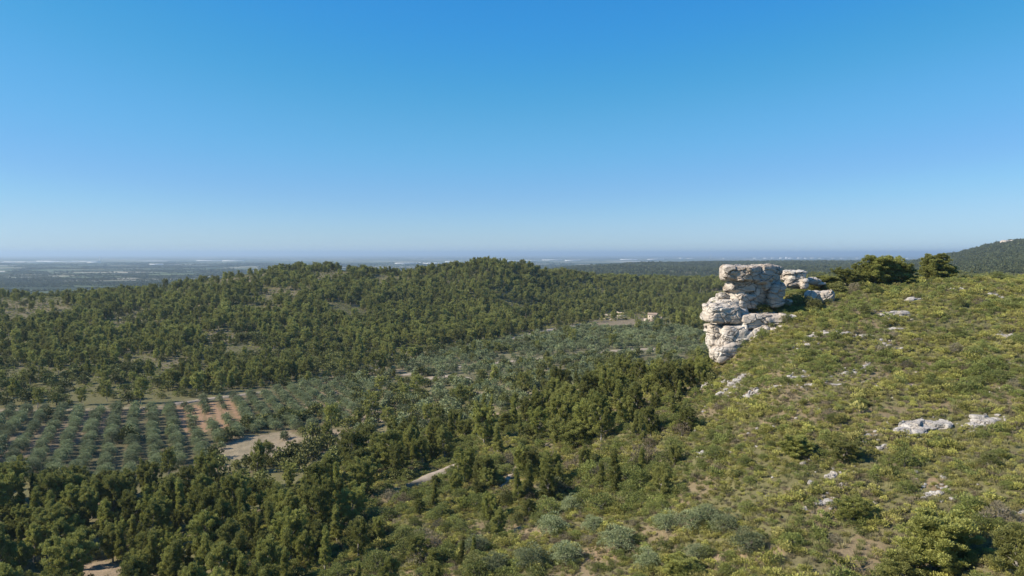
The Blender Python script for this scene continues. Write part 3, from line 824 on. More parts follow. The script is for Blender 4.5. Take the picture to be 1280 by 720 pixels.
rock_part('upper_ledge', [
    (100, 290, 342, 444, 169.0, 7.5, dict(power=6, ry=.05)),
    (140, 345, 298, 410, 172.3, 8.0, dict(power=5, ry=-.12)),
    (118, 250, 325, 390, 170.4, 7.0, dict(power=4)),
    (215, 335, 362, 446, 170.3, 7.0, dict(power=5)),
    (296, 480, 394, 482, 168.4, 7.0, dict(power=6)),
    (420, 575, 398, 484, 167.9, 6.5, dict(power=5, ry=.03)),
    (540, 648, 408, 478, 167.8, 5.5, dict(power=4, ry=.05)),
], M_LEDGE, .16, .18, 51, .3, 'pale broken ledge below the head of the outcrop')
rock_part('lower_ledge', [
    (110, 310, 460, 516, 169.9, 6.5, dict(power=5)),
    (190, 352, 464, 600, 166.9, 6.5, dict(power=3.6)),
    (318, 480, 482, 578, 166.5, 6.0, dict(power=4, ry=-.25)),
    (430, 588, 474, 548, 165.9, 6.0, dict(power=4, ry=-.28)),
    (140, 560, 440, 640, 174.0, 9.0, dict(power=6)),
], M_LEDGE, .16, .18, 71, .3, 'pale lower ledge sloping to the right under the dark undercut')
rock_part('foot_block', [
    (116, 204, 510, 588, 169.3, 5.5, dict(power=4)),
    (184, 298, 542, 612, 166.2, 5.0, dict(power=3.4)),
    (140, 286, 580, 666, 165.4, 5.5, dict(power=3.2, ry=-.3)),
    (268, 352, 530, 616, 165.6, 4.5, dict(power=3.6)),
    (150, 310, 545, 680, 168.6, 6.0, dict(power=5)),
], M_LEDGE, .16, .16, 91, .2)
def big_rock(label, blocks, mat, seed, amp=.22, strata=.2):
    bm = bmesh.new()
    for k, b_ in enumerate(blocks): block(bm, *b_[:6], **dict(b_[6] if len(b_) > 6 else {}, seed=seed + k))
    b_ = blocks[0]; O = cr((b_[0] + b_[1]) / 2, b_[3], b_[4])
    return tag(link('boulder', remesh_rock('boulder', bm, mat, .14, amp, seed, strata, O, .8, .8), None, O), label, 'boulder')
big_rock('upright rounded boulder leaning against the right side of the outcrop head', [(492, 580, 206, 300, 171.6, 3.6, dict(power=3)), (474, 568, 250, 354, 171.2, 3.8, dict(power=3.2))], M_ROCK, 111)
big_rock('blocky pale rock with a grey cap behind the outcrop, on the crest', [(578, 712, 150, 245, 181, 5.5, dict(power=3.2)), (545, 620, 138, 200, 182, 4.5, dict(power=2.6)), (565, 712, 130, 168, 181, 5.5, dict(power=3)), (660, 716, 180, 252, 179, 4, {})], M_LEDGE, 131, .22, .25)
big_rock('left and lower one of two pale boulders below the ridge pines', [(708, 792, 258, 324, 176, 3.2, dict(power=2.8))], M_LEDGE, 151, .16, .1)
big_rock('right and taller one of two pale boulders below the ridge pines', [(772, 872, 244, 330, 175.4, 3.4, dict(power=2.4))], M_LEDGE, 161, .16, .1)
big_rock('small low rock between the leaning boulder and the green bushes', [(566, 622, 310, 340, 172.5, 1.6, dict(power=2.4))], M_LEDGE, 171, .1, .1)
big_rock('small rounded rock on the left shoulder of the outcrop ledge', [(172, 242, 264, 312, 172, 2.4, dict(power=2.3))], M_ROCK, 181, .12, .1)
big_rock('low string of rock just right of the capped rock on the crest', [(700, 800, 182, 215, 184, 2.5, dict(power=2.3)), (760, 830, 205, 225, 184, 2, dict(power=2.3))], M_LEDGE, 191, .15, .1)

def outcrop(label, px, py, w, h, mat=M_STONE, seed=0, flat=.5, name='stone_outcrop', cat='rock', y0=50):
    X, Y, Z = hit(px, py, y0=y0, y1=400)
    s = Y / F; bm = bmesh.new(); rd = random.Random(seed)
    W = w * s * (1.15 if w < 30 else .95); D = max(h * s * 2.4, W * .35); T = max(.5, h * s * flat * 1.2)
    n = 5 if w > 18 else 3
    for k in range(n):
        ox = (k / (n - 1) - .5) * W * .62 + rd.uniform(-.06, .06) * W; oy = rd.uniform(-.25, .25) * D
        # lie on the slope
        zc = float(ground(X + ox, Y + oy))
        blob(bm, (X + ox, Y + oy, zc + T * .05), (W * rd.uniform(.38, .62), D * rd.uniform(.5, .8), T * rd.uniform(.7, 1.2)), rd.uniform(0, 3), 3.2, seed + k, 0, 0, 3)
    me = remesh_rock(name, bm, mat, max(.07, W / 70), .10 * min(2, W / 3), seed, .05, (X, Y, Z), min(.6, W / 7), .8)
    return tag(link(name, me, None, (X, Y, Z)), label, cat, 'pale stones showing through the scrub')

STONES = [
 (1152,537,80,17,'largest bare grey limestone slab on the open right slope'),
 (1228,528,44,14,'smaller bare limestone slab right of the largest one'),
 (1115,394,34,12,'broad pale stone below the ridge pines'),
 (1144,375,24,7,'low grey stone directly below the second ridge pine clump'),
 (1120,412,20,5,'thin white stone under the broad pale one'),
 (1077,421,19,5,'white stone right of two others in the line below the ridge'),
 (1056,418,13,5,'middle white stone in the line below the ridge'),
 (1020,420,27,5,'long white stone just right of the outcrop ledge'),
 (1005,432,12,5,'small stone under the long white one near the ledge'),
 (1100,430,12,6,'small stone right of the line below the ridge'),
 (1125,437,11,4,'flat stone on the mid slope below the thin white one'),
 (1083,458,9,5,'small square white stone alone in mid slope scrub'),
 (1063,467,15,4,'low stone streak left of the square white stone'),
 (1046,481,14,6,'stone at the lower right of the scattered white ones'),
 (1012,482,9,6,'small stone in the middle of the scattered white ones'),
 (998,472,18,5,'stone above the middle of the scattered white ones'),
 (941,493,20,8,'bright white stone lowest of the cluster below the outcrop'),
 (905,492,15,8,'bright white stone at the left foot of the cluster below the outcrop'),
 (922,476,17,6,'white stone at the top of the cluster below the outcrop'),
 (927,471,9,5,'tiny white stone touching the top of the cluster'),
 (904,478,7,4,'tiny stone between the left ones of the cluster'),
 (886,480,11,6,'leftmost white stone, beside the dark pines'),
 (965,486,14,5,'stone to the right of the white cluster'),
 (1136,483,8,9,'upright pinkish stone in the scrub at mid slope'),
 (1254,421,10,10,'upright pale stone near the right edge of the slope'),
 (1242,432,8,7,'small stone left of the upright one near the right edge'),
 (1254,374,14,6,'pale stone near the crest at the right edge'),
 (1239,369,12,5,'low stone near the crest, left of another'),
 (1197,362,11,5,'stone just right below the lone crest pine'),
 (1104,560,14,6,'grey stone lower left of the largest slab'),
 (1083,547,11,5,'narrow stone left of the largest slab'),
 (1031,630,17,7,'grey stone among bushes low on the slope'),
 (1039,595,10,9,'pale stone above the one among the low bushes'),
 (1168,617,15,8,'grey stone above the big bottom right pine'),
 (1251,640,9,6,'small stone near the lower right edge'),
 (879,567,9,8,'grey stone left of the lower slope thicket'),
 (837,486,12,5,'white stone at the edge of the pine wood'),
 (796,512,24,9,'pinkish rock scar at the right edge of the pine wood'),
]
for k, (px, py, w, h, lb) in enumerate(STONES): outcrop(lb, px, py, w, h, M_SCAR if 'pinkish' in lb else M_STONE, seed=300 + 7 * k)

RUB = []
for k in range(3):
    bm = bmesh.new(); blob(bm, (0, 0, 0), (.5, .42, .3), .4, 4, 500 + k, 0, .2, 2)
    m_ = bpy.data.meshes.new('loose_stone'); bm.to_mesh(m_); bm.free(); m_.materials.append(M_STONE); RUB.append(m_)

# white crag on the far mountain
def crag(label, px, py, w, h, Y, seed):
    c = at(px, py, Y); g = float(ground(c.x, c.y)); s = Y / F; bm = bmesh.new(); rd = random.Random(seed)
    for k in range(5):
        blob(bm, (c.x + (k / 4 - .5) * w * s, c.y + rd.uniform(-5, 5), g + h * s * .3), (w * s * .4, 22, h * s * rd.uniform(.7, 1.2)), rd.uniform(-.5, .5), 3, seed + k, 0, 0, 3)
    me = remesh_rock('crag', bm, M_LEDGE, 1.3, 1.6, seed, .8, (c.x, c.y, g))
    return tag(link('crag', me, None, (c.x, c.y, g)), label, 'rock')
crag('pale crag near the top of the far mountain at the right edge', 1262, 303, 14, 5, 2480, 5)

# ------------------------------------------------------------------ buildings
def flat_mat(name, c, rough=.85, var=.25):
    m, nt, out = new_mat(name)
    g = N(nt, 'ShaderNodeNewGeometry'); f = noise_n(nt, g.outputs['Position'], 1.2, 6, .7)
    p = N(nt, 'ShaderNodeBsdfPrincipled'); p.inputs['Roughness'].default_value = rough
    L(nt, mixc(nt, maprange(nt, f, .3, .75, 0, 1), c, tuple(v * (1 - var) for v in c)), p.inputs['Base Color'])
    L(nt, p.outputs[0], out.inputs[0]); return m
M_WALL = flat_mat('stone_wall', (.42,.35,.27)); M_TILE = flat_mat('roof_tile', (.34,.25,.18)); M_DARK = flat_mat('dark_opening', (.03,.03,.03))
M_WHITE = flat_mat('white_render', (.80,.79,.76)); M_GREYR = flat_mat('grey_roof', (.45,.45,.45))

def box_mesh(name, boxes, mat):
    V = []; Fc = []
    for (x0, x1, y0, y1, z0, z1) in boxes:
        b_ = len(V); V += [(x0,y0,z0),(x1,y0,z0),(x1,y1,z0),(x0,y1,z0),(x0,y0,z1),(x1,y0,z1),(x1,y1,z1),(x0,y1,z1)]
        Fc += [(b_+0,b_+3,b_+2,b_+1),(b_+4,b_+5,b_+6,b_+7),(b_,b_+1,b_+5,b_+4),(b_+1,b_+2,b_+6,b_+5),(b_+2,b_+3,b_+7,b_+6),(b_+3,b_,b_+4,b_+7)]
    return make_mesh(name, V, Fc, mat)
def gable(name, x0, x1, y0, y1, z, h, mat, along='x'):
    if along == 'x': r = [(x0, (y0+y1)/2, z+h), (x1, (y0+y1)/2, z+h)]
    else: r = [((x0+x1)/2, y0, z+h), ((x0+x1)/2, y1, z+h)]
    V = [(x0,y0,z),(x1,y0,z),(x1,y1,z),(x0,y1,z)] + r
    me = bpy.data.meshes.new(name)
    Fc = [(0,1,5,4),(2,3,4,5),(0,4,3),(1,2,5),(0,3,2,1)] if along == 'x' else [(3,0,4,5),(1,2,5,4),(0,1,4),(2,3,5),(0,3,2,1)]
    me.from_pydata(V, [], Fc); me.materials.append(mat); return me

hx, hy, hz = hit(816, 402, y0=450, y1=900)
house = bpy.data.objects.new('stone_house', None); COL.objects.link(house); house.location = (hx, hy, hz); house.rotation_euler = (0, 0, R(-24)); house.scale = (.72, .72, .85)
tag(house, 'small two-storey pale stone house above the far terraces', 'house')
link('wall', box_mesh('wall', [(-5,5,-4,4,-1.5,7.2)], M_WALL), house)
link('roof', gable('roof', -5.5,5.5,-4.5,4.5,7.2,1.5,M_TILE), house)
link('side_wing', box_mesh('side_wing', [(5.0,10.5,-3.2,3.6,-1.5,4.0)], M_WALL), house)
link('side_wing_roof', gable('side_wing_roof', 5.05,11,-3.6,4,4.0,1.1,M_TILE), house)
link('lean_to', box_mesh('lean_to', [(-9.5,-5,-4.5,2.5,-1.5,2.8)], M_WALL), house)
for (wx, wz) in ((-3,4.6),(0.2,4.6),(3.2,4.6),(-3,1.2),(3.2,1.2)):
    link('window', box_mesh('window', [(wx-.5,wx+.5,-4.06,-3.9,wz,wz+1.4)], M_DARK), house)
link('door', box_mesh('door', [(-.4,.8,-4.07,-3.9,-.4,1.9)], M_TILE), house)

for k, (px, py, ln, lb) in enumerate([(752,399,26,'lowest dry stone terrace wall left of the house'), (768,395,30,'middle dry stone terrace wall left of the house'), (780,391.5,24,'topmost dry stone terrace wall left of the house')]):
    X, Y, Z = hit(px, py, y0=450, y1=1000); Lm = ln * Y / F; n = 18; V = []; Fc = []
    for i in range(n):
        xx = X + (i / (n - 1) - .5) * Lm; yy_ = Y + 6 * math.sin(i * .3 + k); zg = float(ground(xx, yy_)); h_ = .9 + .35 * math.sin(i * 2.1 + k)
        for (dy, dz) in ((-.4, -.6), (-.35, h_), (.35, h_), (.4, -.6)): V.append((xx - X, yy_ + dy - Y, zg + dz - Z))
    for i in range(n - 1):
        for j in range(4): Fc.append((i*4+j, i*4+(j+1)%4, (i+1)*4+(j+1)%4, (i+1)*4+j))
    Fc += [(0,1,2,3), ((n-1)*4+3,(n-1)*4+2,(n-1)*4+1,(n-1)*4)]
    tag(link('terrace_wall', make_mesh('terrace_wall', V, Fc, M_WALL), None, (X, Y, Z)), lb, 'wall', 'terrace walls by the house')

rb = random.Random(5)
def far_building(px, Y, w, h, d, label, group, cat='building', name='distant_building', roofm=M_GREYR):
    X = (px - 640) / F * Y; zg = float(ground(X, Y))
    e = bpy.data.objects.new(name, None); COL.objects.link(e); e.location = (X, Y, zg); e.rotation_euler = (0, 0, rb.uniform(-.4, .4))
    link('wall', box_mesh('wall', [(-w/2,w/2,-d/2,d/2,-2,h)], M_WHITE), e)
    link('roof', gable('roof', -w/2-1,w/2+1,-d/2-1,d/2+1,h,h*.2,roofm), e)
    tag(e, label, cat, group)
townpx = [(851,20000,60,50),(862,21000,140,25),(905,20500,70,30),(945,21000,150,30),(957,20500,110,40),(968,21500,200,35),(976,20000,90,55),(983,20500,60,80),(990,21000,240,38),
          (1000,20800,170,42),(1008,20400,120,30),(1016,21500,150,34),(1026,20600,120,28),(1041,21200,90,24),(1054,20900,170,30),(1072,21800,120,22),(1093,21000,100,26),(1112,21500,140,24),(1135,21000,110,24),(1160,21000,100,28)]
for k, (px, Y, w, h) in enumerate(townpx):
    h *= .55
    far_building(px, Y, w, h, 60, ordinal(k, len(townpx)) % 'white block' + ' of the faraway town on the plain, above the cliff', 'white buildings of the faraway town')
ghs = [(4,11500,300,9),(20,12500,420,9),(44,12000,520,10),(60,13500,420,10),(78,12600,520,10),(108,13000,560,11),(118,11800,200,9),(196,9500,160,11),(262,14500,500,11),(292,14200,420,11),
       (508,10500,300,11),(528,11000,420,11),(541,10300,260,12),(566,12500,240,12),(640,14000,420,11),(662,15000,380,12),(690,16000,420,12),(716,14800,300,12),(786,17000,380,14),(820,17500,420,14)]
for k, (px, Y, w, h) in enumerate(ghs):
    far_building(px, Y, w, h, 90, ordinal(k, len(ghs)) % 'long low white shed' + ' strung out across the far plain', 'long white sheds on the plain', 'shed', 'long_shed', M_WHITE)
X = (125 - 640) / F * 13500
tag(link('tower', tubes('tower', [([(0,0,-2),(0,0,60),(0,0,95)],[9,7,7])], M_WHITE, 10), None, (X, 13500, float(ground(X, 13500)))), 'slender white tower rising from the far plain on the left', 'tower')
tag(link('tower', tubes('tower', [([(0,0,-2),(0,0,90),(0,0,92),(0,0,110)],[8,8,16,16])], M_WHITE, 12), None, ((888-640)/F*21000, 21000, float(ground((888-640)/F*21000, 21000)))), 'pale water tower on the far plain just above the cliff', 'tower')

# ------------------------------------------------------------------ plants standing on the ridge and the open slope, one by one
def stand(px, py, Y=None):
    if Y is None: return hit(px, py, y0=48, y1=420)
    c = at(px, py, Y); return c.x, Y, float(ground(c.x, c.y))
_cnt = [0]
def solo(px, py, wpx, hpx, style, label, Y=None, cat='pine', name='pine_tree', group=None, pick=None):
    X, Y, Z = stand(px, py, Y); s = Y / F
    if style in PINES: wpx *= .9; hpx *= .78
    lib = PINES.get(style) or dict(olive=OLIVES, oak=OAKS, bush=BUSHES, grey=GREYB)[style]
    k = _cnt[0] % len(lib) if pick is None else pick; _cnt[0] += 1
    tr, crn, h0 = lib[k]
    co = np.empty(len(crn.vertices) * 3, np.float32); crn.vertices.foreach_get('co', co); w0 = np.percentile(np.abs(co.reshape(-1, 3)[:, 0]), 97) * 2
    sz = hpx * s / h0; sx = wpx * s / w0
    return place(name, (style, k), (tr, crn), (X, Y, Z - .15), (sx, sx, sz), random.uniform(0, 6.28), label, cat, group or {'pine': 'pines standing alone or in small clumps', 'olive': 'olive trees at the bottom of the slope', 'bush': 'larger bushes on the slope', 'oak': 'larger bushes on the slope'}.get(cat, cat))
solo(1032,365,34,24,'dense','low wide pine nearest the capped rock at the left end of the ridge row',188)
solo(1056,366,34,30,'spreading','broad low pine second from the rocks in the ridge row',187)
solo(1078,364,30,33,'dense','rounded pine in the middle of the ridge row',190)
solo(1093,364,46,44,'dense','tallest bushy pine of the ridge row',188)
solo(1112,363,36,38,'spreading','dark pine leaning on the right of the tallest ridge pine',191)
solo(1128,364,34,32,'dense','pine at the right end of the clumped ridge row',189)
solo(1045,372,26,16,'oak','dark oak bush under the left end of the ridge pines',183,'bush','bush')
solo(1172,356,36,38,'dense','lone full pine on the crest right of the clumped row',196)
solo(1160,358,22,24,'bushy','smaller pine touching the left side of the lone crest pine',197)
solo(1184,358,20,26,'bushy','smaller pine touching the right side of the lone crest pine',197)
solo(1246,352,18,12,'bush','yellow-green bush on the crest towards the right edge',192,'bush','bush')
solo(1168,718,88,92,'dense','large yellow-green pine at the bottom right',None,pick=1)
solo(1130,735,60,60,'bushy','pine at the bottom edge just left of the large bottom right pine',None)
solo(1222,650,26,40,'bushy','small pine right above the large bottom right pine',None) if False else None
solo(1274,735,60,100,'bushy','tall pine cut by the right edge at the bottom',None)
solo(1068,655,36,46,'bushy','upright pine left above the large bottom right pine',None)
solo(1058,578,44,34,'spreading','wide low pine standing alone on the mid slope',None)
solo(995,572,34,34,'dense','round pine left of the wide low one on the mid slope',None)
solo(852,722,46,34,'dense','bright yellow-green pine at the bottom beside the olive trees',None)
solo(722,560,40,44,'bushy','pine on the scrub edge right below the footpath head',None)
solo(525,706,34,46,'bushy','young pine left of the bottom centre',None)
solo(545,712,26,34,'slender','young slim pine touching the one left of the bottom centre',None)
solo(452,682,34,34,'bushy','young pine on the scrub below the wood',None)
solo(630,538,26,30,'slender','slim pine at the head of the pale bank',None)
solo(1110,520,22,14,'oak','dark round bush above the largest slab',None,'bush','bush') if False else None
OL = [(690,668,44,34,'olive tree left above the bare earth at the bottom centre'),(662,712,46,36,'olive tree at the bottom edge left of centre'),(708,706,44,36,'olive tree at the bottom edge, right of another'),
      (772,690,52,40,'round olive tree in the middle of the bottom row'),(812,712,40,32,'olive tree at the bottom edge below the round one'),(834,664,40,30,'olive tree above the gap in the bottom row'),
      (868,662,42,32,'olive tree touching the upper left of the silvery pair'),(884,652,36,26,'smaller olive tree behind the silvery pair'),(908,668,46,36,'left one of the silvery olive pair'),
      (936,692,44,38,'right and lower one of the silvery olive pair, with bare earth beside it'),(872,700,34,24,'low olive tree between pair and bottom row'),(690,622,38,30,'olive tree half way up the scrub slope'),
      (715,640,34,28,'olive tree just below the half way one'),(742,664,30,24,'small olive tree above the round one'),(596,690,34,26,'olive tree at the left end of the bottom scrub'),(620,716,40,30,'olive tree at the bottom, third from the left end')]
for px, py, w, h, lb in OL: solo(px, py, w * .88, h * .88, 'olive', lb, None, 'olive', 'olive_tree')

# ------------------------------------------------------------------ the near pine wood
X, Y = jgrid(-260, 130, 95, 420, 4.9)
Zg, px, py, ok = framed(X, Y, 150)
Z_MIXED = [(430,800),(440,650),(500,612),(560,588),(620,574),(700,576),(800,566),(850,530),(900,560),(880,620),(800,650),(700,640),(640,660),(560,800)]
wood = inpoly(px, py, Z_WOOD); mixw = inpoly(px, py, Z_MIXED) & ~wood
ok = (px > -150) & (px < 1400) & (py < 900) & (wood | mixw) & (Y < 400)
bank = np.abs((py - 611) - (px - 508) * (-34 / 84)) < 17
ok &= ~((px > 462) & (px < 600) & bank)
clear = ((px - 130) / 22) ** 2 + ((py - 722) / 15) ** 2 < 1
dens = np.where(mixw, .38, .94 - .35 * (fbm(X / 20, Y / 20, 77, 3) > .15) - .25 * (px > 420))
ok &= (rng.random(len(X)) < dens) & ~clear
X, Y, Zg, px, py, mixw = X[ok], Y[ok], Zg[ok], px[ok], py[ok], mixw[ok]
hgt = (4.2 + 5.6 * rng.random(len(X)) ** .9) * np.where(mixw, .72, 1) * np.where(py < 520, .85, 1) * np.where(px > 780, .8, 1)
hgt = np.where((px > 268) & (px < 392) & (py < 645), hgt * .62, hgt)
hgt = np.where((np.abs(px - 130) < 30) & (py > 722) & (py < 790), hgt * .42, hgt)
kind = rng.choice(3, len(X), p=[.5, .34, .16])
vis = visible(X, Y, Zg + hgt) & (px > -10) & (px < 1290) & (py - hgt * F / Y < 712)
order = np.argsort(-(hgt / Y) * vis)
NP = min(282, int(vis.sum())); ind = order[:NP]; rest = order[NP:]
KN = ['bushy', 'slender', 'spreading']
anchors = [(15,775,'at the bottom left corner of the wood'),(128,745,'by the bare earth at the bottom left'),(225,770,'along the bottom edge right of the bare earth'),(320,770,'where the wood meets the scrub at the bottom'),
 (20,705,'by the left edge above the corner'),(100,690,'behind the bare earth at the lower left'),(190,700,'in the wood right above the bare earth'),(280,700,'in the lower wood, below the pale soil plot'),(370,700,'on the lower wood fringe beside the scrub'),
 (30,650,'on the fringe by the left olive grove'),(120,645,'on the fringe below the left olive grove'),(210,640,'on the fringe below the orange soil plot'),(300,630,'on the fringe below the pale soil plot'),(390,640,'in the wood left of the pale bank'),
 (450,600,'just left of the pale earth bank'),(360,600,'right below the pale soil plot'),(430,580,'on the wood edge facing the mixed orchard'),(520,575,'just above the pale earth bank'),(600,555,'at the top end of the pale earth bank'),
 (560,540,'on the wood edge below the middle valley'),(640,530,'in the thick of the central wood'),(690,545,'by the footpath head'),(740,540,'in the central wood beside open scrub'),(790,550,'on the right fringe of the central wood'),
 (700,505,'in the upper central wood'),(760,500,'left of the pinkish rock scar'),(820,510,'around the pinkish rock scar'),(780,475,'on the wood edge facing the far olive grove'),(850,490,'on the slope left of the white stones'),(870,465,'at the foot of the rock outcrop')]
items = [dict(px=px[i], py=py[i], i=i, k=KN[kind[i]]) for i in ind]
label_by_place(items, anchors, lambda it: it['k'] + ' pine')
for it in items:
    i = it['i']; lib = PINES[it['k']]; k = int(rng.integers(len(lib))); s = hgt[i] / lib[k][2]
    place('pine_tree', (it['k'], k), lib[k][:2], (X[i], Y[i], Zg[i] - .2), (s * random.uniform(.75, 1.05), s * random.uniform(.75, 1.05), s), random.uniform(0, 6.28), it['label'], 'pine', 'pines of the near wood')
WOODV = [join('near_pine', list(PINES[n][k][:2])) for n, k in (('bushy', 0), ('bushy', 1), ('slender', 0), ('spreading', 0), ('spreading', 1), ('bushy', 2))]
wp = [np.stack([X[rest], Y[rest], Zg[rest] - .2], 1)]; wsc = [hgt[rest] / 8.0]
# brush under the pines
scatter('pine_wood', 'rest of the near pine wood, between and behind the nearest pines', 'pine wood', WOODV, wp[0], rng.uniform(0, 6.28, len(rest)), wsc[0], rng.integers(0, 6, len(rest)))

X, Y = jgrid(-260, 130, 95, 420, 3.4, .48); Zg, px, py, ok = framed(X, Y, 150)
k = (px > -150) & (px < 1400) & (py < 900) & inpoly(px, py, Z_WOOD) & (Y < 420) & (rng.random(len(X)) < .6) & ~(((px - 130) / 26) ** 2 + ((py - 724) / 22) ** 2 < 1)
P = np.stack([X[k], Y[k], Zg[k] - .1], 1)
UND = [join('undergrowth', list(b_[:2])) for b_ in (BUSHES[0], BUSHES[2])] + [FAR_OAKS[0], FAR_OAKS[1]]
ui = rng.choice(4, len(P), p=[.35, .35, .15, .15])
scatter('undergrowth', 'bushy undergrowth filling the gaps of the near pine wood', 'undergrowth', UND, P, rng.uniform(0, 6.28, len(P)), np.where(ui < 2, rng.uniform(.5, 1.4, len(P)), rng.uniform(.25, .6, len(P))), ui)

# ------------------------------------------------------------------ olive grove in rows
ang = math.atan2(950, -460); du = np.array([math.cos(ang), math.sin(ang)]); dv = np.array([du[1], -du[0]])
O_ = []
for a in np.arange(-150, 500, 3.7):
    for b_ in np.arange(-420, 420, 6.1):
        p = du * a + dv * b_ + rng.normal(0, .5, 2) + np.array([0, 240.])
        O_.append(p)
O_ = np.array(O_); zg = ground(O_[:, 0], O_[:, 1]); px, py = proj(O_[:, 0], np.maximum(O_[:, 1], 10), zg)
g1 = inpoly(px, py, Z_GROVE) & (O_[:, 1] > 190) & (O_[:, 1] < 420) & (px > -80)
orange = inpoly(px, py, Z_ORANGE); pale = inpoly(px, py, Z_PALE)
keep = g1 & offtrack(O_[:, 0], O_[:, 1], 1.2) & ~pale & ~(orange & (rng.random(len(O_)) < .5)) & (rng.random(len(O_)) < .93)
keep |= pale & (rng.random(len(O_)) < .16) & (O_[:, 1] > 190) & (O_[:, 1] < 420)
OA = O_[keep]; osc = np.where(orange[keep] | pale[keep], rng.uniform(.6, .85, keep.sum()), rng.uniform(.78, 1.2, keep.sum())); opx, opy = px[keep], py[keep]
print('grove olives', len(OA))
size = osc / OA[:, 1] * ((opx > 0) & (opx < 1280)); order = np.argsort(-size); NI = 300 - len(OL)
ind = order[:NI]; rest1 = order[NI:]
oanch = [(20,520,'at the upper left of the left grove'),(90,520,'near the track above the left grove'),(160,520,'in the grove left of the orange soil'),(235,515,'standing on the orange soil plot'),(280,520,'on the right of the orange soil plot'),
 (340,505,'in the rows right of the orange soil plot'),(400,495,'in the upper right rows of the grove'),(440,485,'at the right corner of the left grove'),(340,530,'just above the pale soil plot'),(400,525,'right of the pale soil plot'),
 (20,550,'at the left edge, mid grove'),(80,548,'in the middle rows of the left grove'),(130,545,'around the pinkish gaps of the grove'),(185,545,'in the rows left of the orange soil plot'),(225,560,'below the orange soil plot'),
 (20,580,'at the lower left of the grove by the wood'),(90,578,'in the lowest rows of the left grove'),(160,575,'in the lowest rows under the gaps'),(325,555,'standing on the pale soil plot')]
items = [dict(px=opx[i], py=opy[i], i=i) for i in ind]
label_by_place(items, oanch, lambda it: 'olive tree')
for it in items:
    i = it['i']; k = int(rng.integers(4)); s = osc[i]
    place('olive_tree', ('olive', k), OLIVES[k][:2], (OA[i, 0], OA[i, 1], float(ground(*OA[i])) - .1), (s, s, s * .95), random.uniform(0, 6.28), it['label'], 'olive', 'olive trees in rows of the left grove')
# the far grove and the mixed orchard
X, Y = jgrid(-150, 240, 330, 860, 5.9, .15); Zg, px, py, _ = framed(X, Y)
g2 = inpoly(px, py, Z_GROVE2) & ~inpoly(px, py, Z_TERR)
thin = fbm(X / 26, Y / 26, 91, 3)
k2 = g2 & offtrack(X, Y, 2.2) & (rng.random(len(X)) < .93) & (thin > -.55)
X3, Y3 = jgrid(-160, 120, 225, 560, 6.4, .4); Z3, px3, py3, _ = framed(X3, Y3)
Z_MIX = [(380,560),(470,530),(440,474),(500,460),(560,472),(640,474),(720,462),(810,450),(870,448),(870,466),(800,474),(700,488),(640,508),(560,540),(500,560),(430,582)]
mx_ = inpoly(px3, py3, Z_MIX); t3 = fbm(X3 / 18, Y3 / 18, 95, 3)
k3 = mx_ & offtrack(X3, Y3, 2.0) & (rng.random(len(X3)) < .62) & (t3 < .45)
P = np.concatenate([np.stack([X[k2], Y[k2], Zg[k2]], 1), np.stack([X3[k3], Y3[k3], Z3[k3]], 1)])
hi = np.concatenate([OA[rest1], P[:, :2]]); hz_ = ground(hi[:, 0], hi[:, 1])
osz = np.concatenate([osc[rest1], rng.uniform(.8, 1.3, len(P))])
scatter('olive_grove', 'silver-green olive trees of the far grove, too many to count', 'olive grove', FAR_OLIVES, np.stack([hi[:, 0], hi[:, 1], hz_ - .1], 1), rng.uniform(0, 6.28, len(hi)), osz, rng.integers(0, 3, len(hi)))

# ------------------------------------------------------------------ evergreen oaks and thickets of the valley
X, Y = jgrid(-330, 330, 182, 720, 6.4, .45); Zg, px, py, ok = framed(X, Y)
edge = fbm(X / 20, Y / 20, 131, 3)
inG = inpoly(px, py, Z_GROVE) | inpoly(px, py, Z_GROVE2)
mixz = inpoly(px, py, Z_MIX)
val = ok & (Zg - CAMZ < -48) & ~inpoly(px, py, Z_WOOD) & ~inpoly(px, py, Z_HILL) & ~inpoly(px, py, Z_TERR)
pr = np.where(inG, .035, np.where(mixz, .38, np.where(inpoly(px, py, Z_GARR), .5, .75)))
pr = np.where((inpoly(px, py, Z_ORANGE) | inpoly(px, py, Z_PALE)), 0, pr)
pr = pr * np.where(edge > .3, 1.6, 1)
k = val & offtrack(X, Y, 2.2) & (rng.random(len(X)) < pr)
# hedge lines between the plots
HL = []
for (a, b_, n) in [((270,556),(330,532),9),((330,532),(410,520),10),((455,520),(440,474),9),((320,590),(410,562),12),((480,452),(640,442),20),((640,432),(760,424),16),((690,452),(800,444),14),((560,446),(700,432),16),((760,434),(880,428),16),((600,462),(720,450),12),((740,418),(840,414),12)]:
    for t in range(n):
        f = (t + .5) / n; q = hit(a[0] + (b_[0] - a[0]) * f + random.uniform(-4, 4), a[1] + (b_[1] - a[1]) * f + random.uniform(-3, 3), y0=180, y1=900); HL.append(q)
HL = np.array(HL)
P = np.concatenate([np.stack([X[k], Y[k], Zg[k] - .2], 1), HL])
scatter('oak_thicket', 'dark evergreen oaks and thickets between the groves', 'thicket', FAR_OAKS + FAR_PINES[:2], P, rng.uniform(0, 6.28, len(P)), rng.uniform(.5, 1.15, len(P)), rng.choice(5, len(P), p=[.28, .28, .28, .08, .08]))

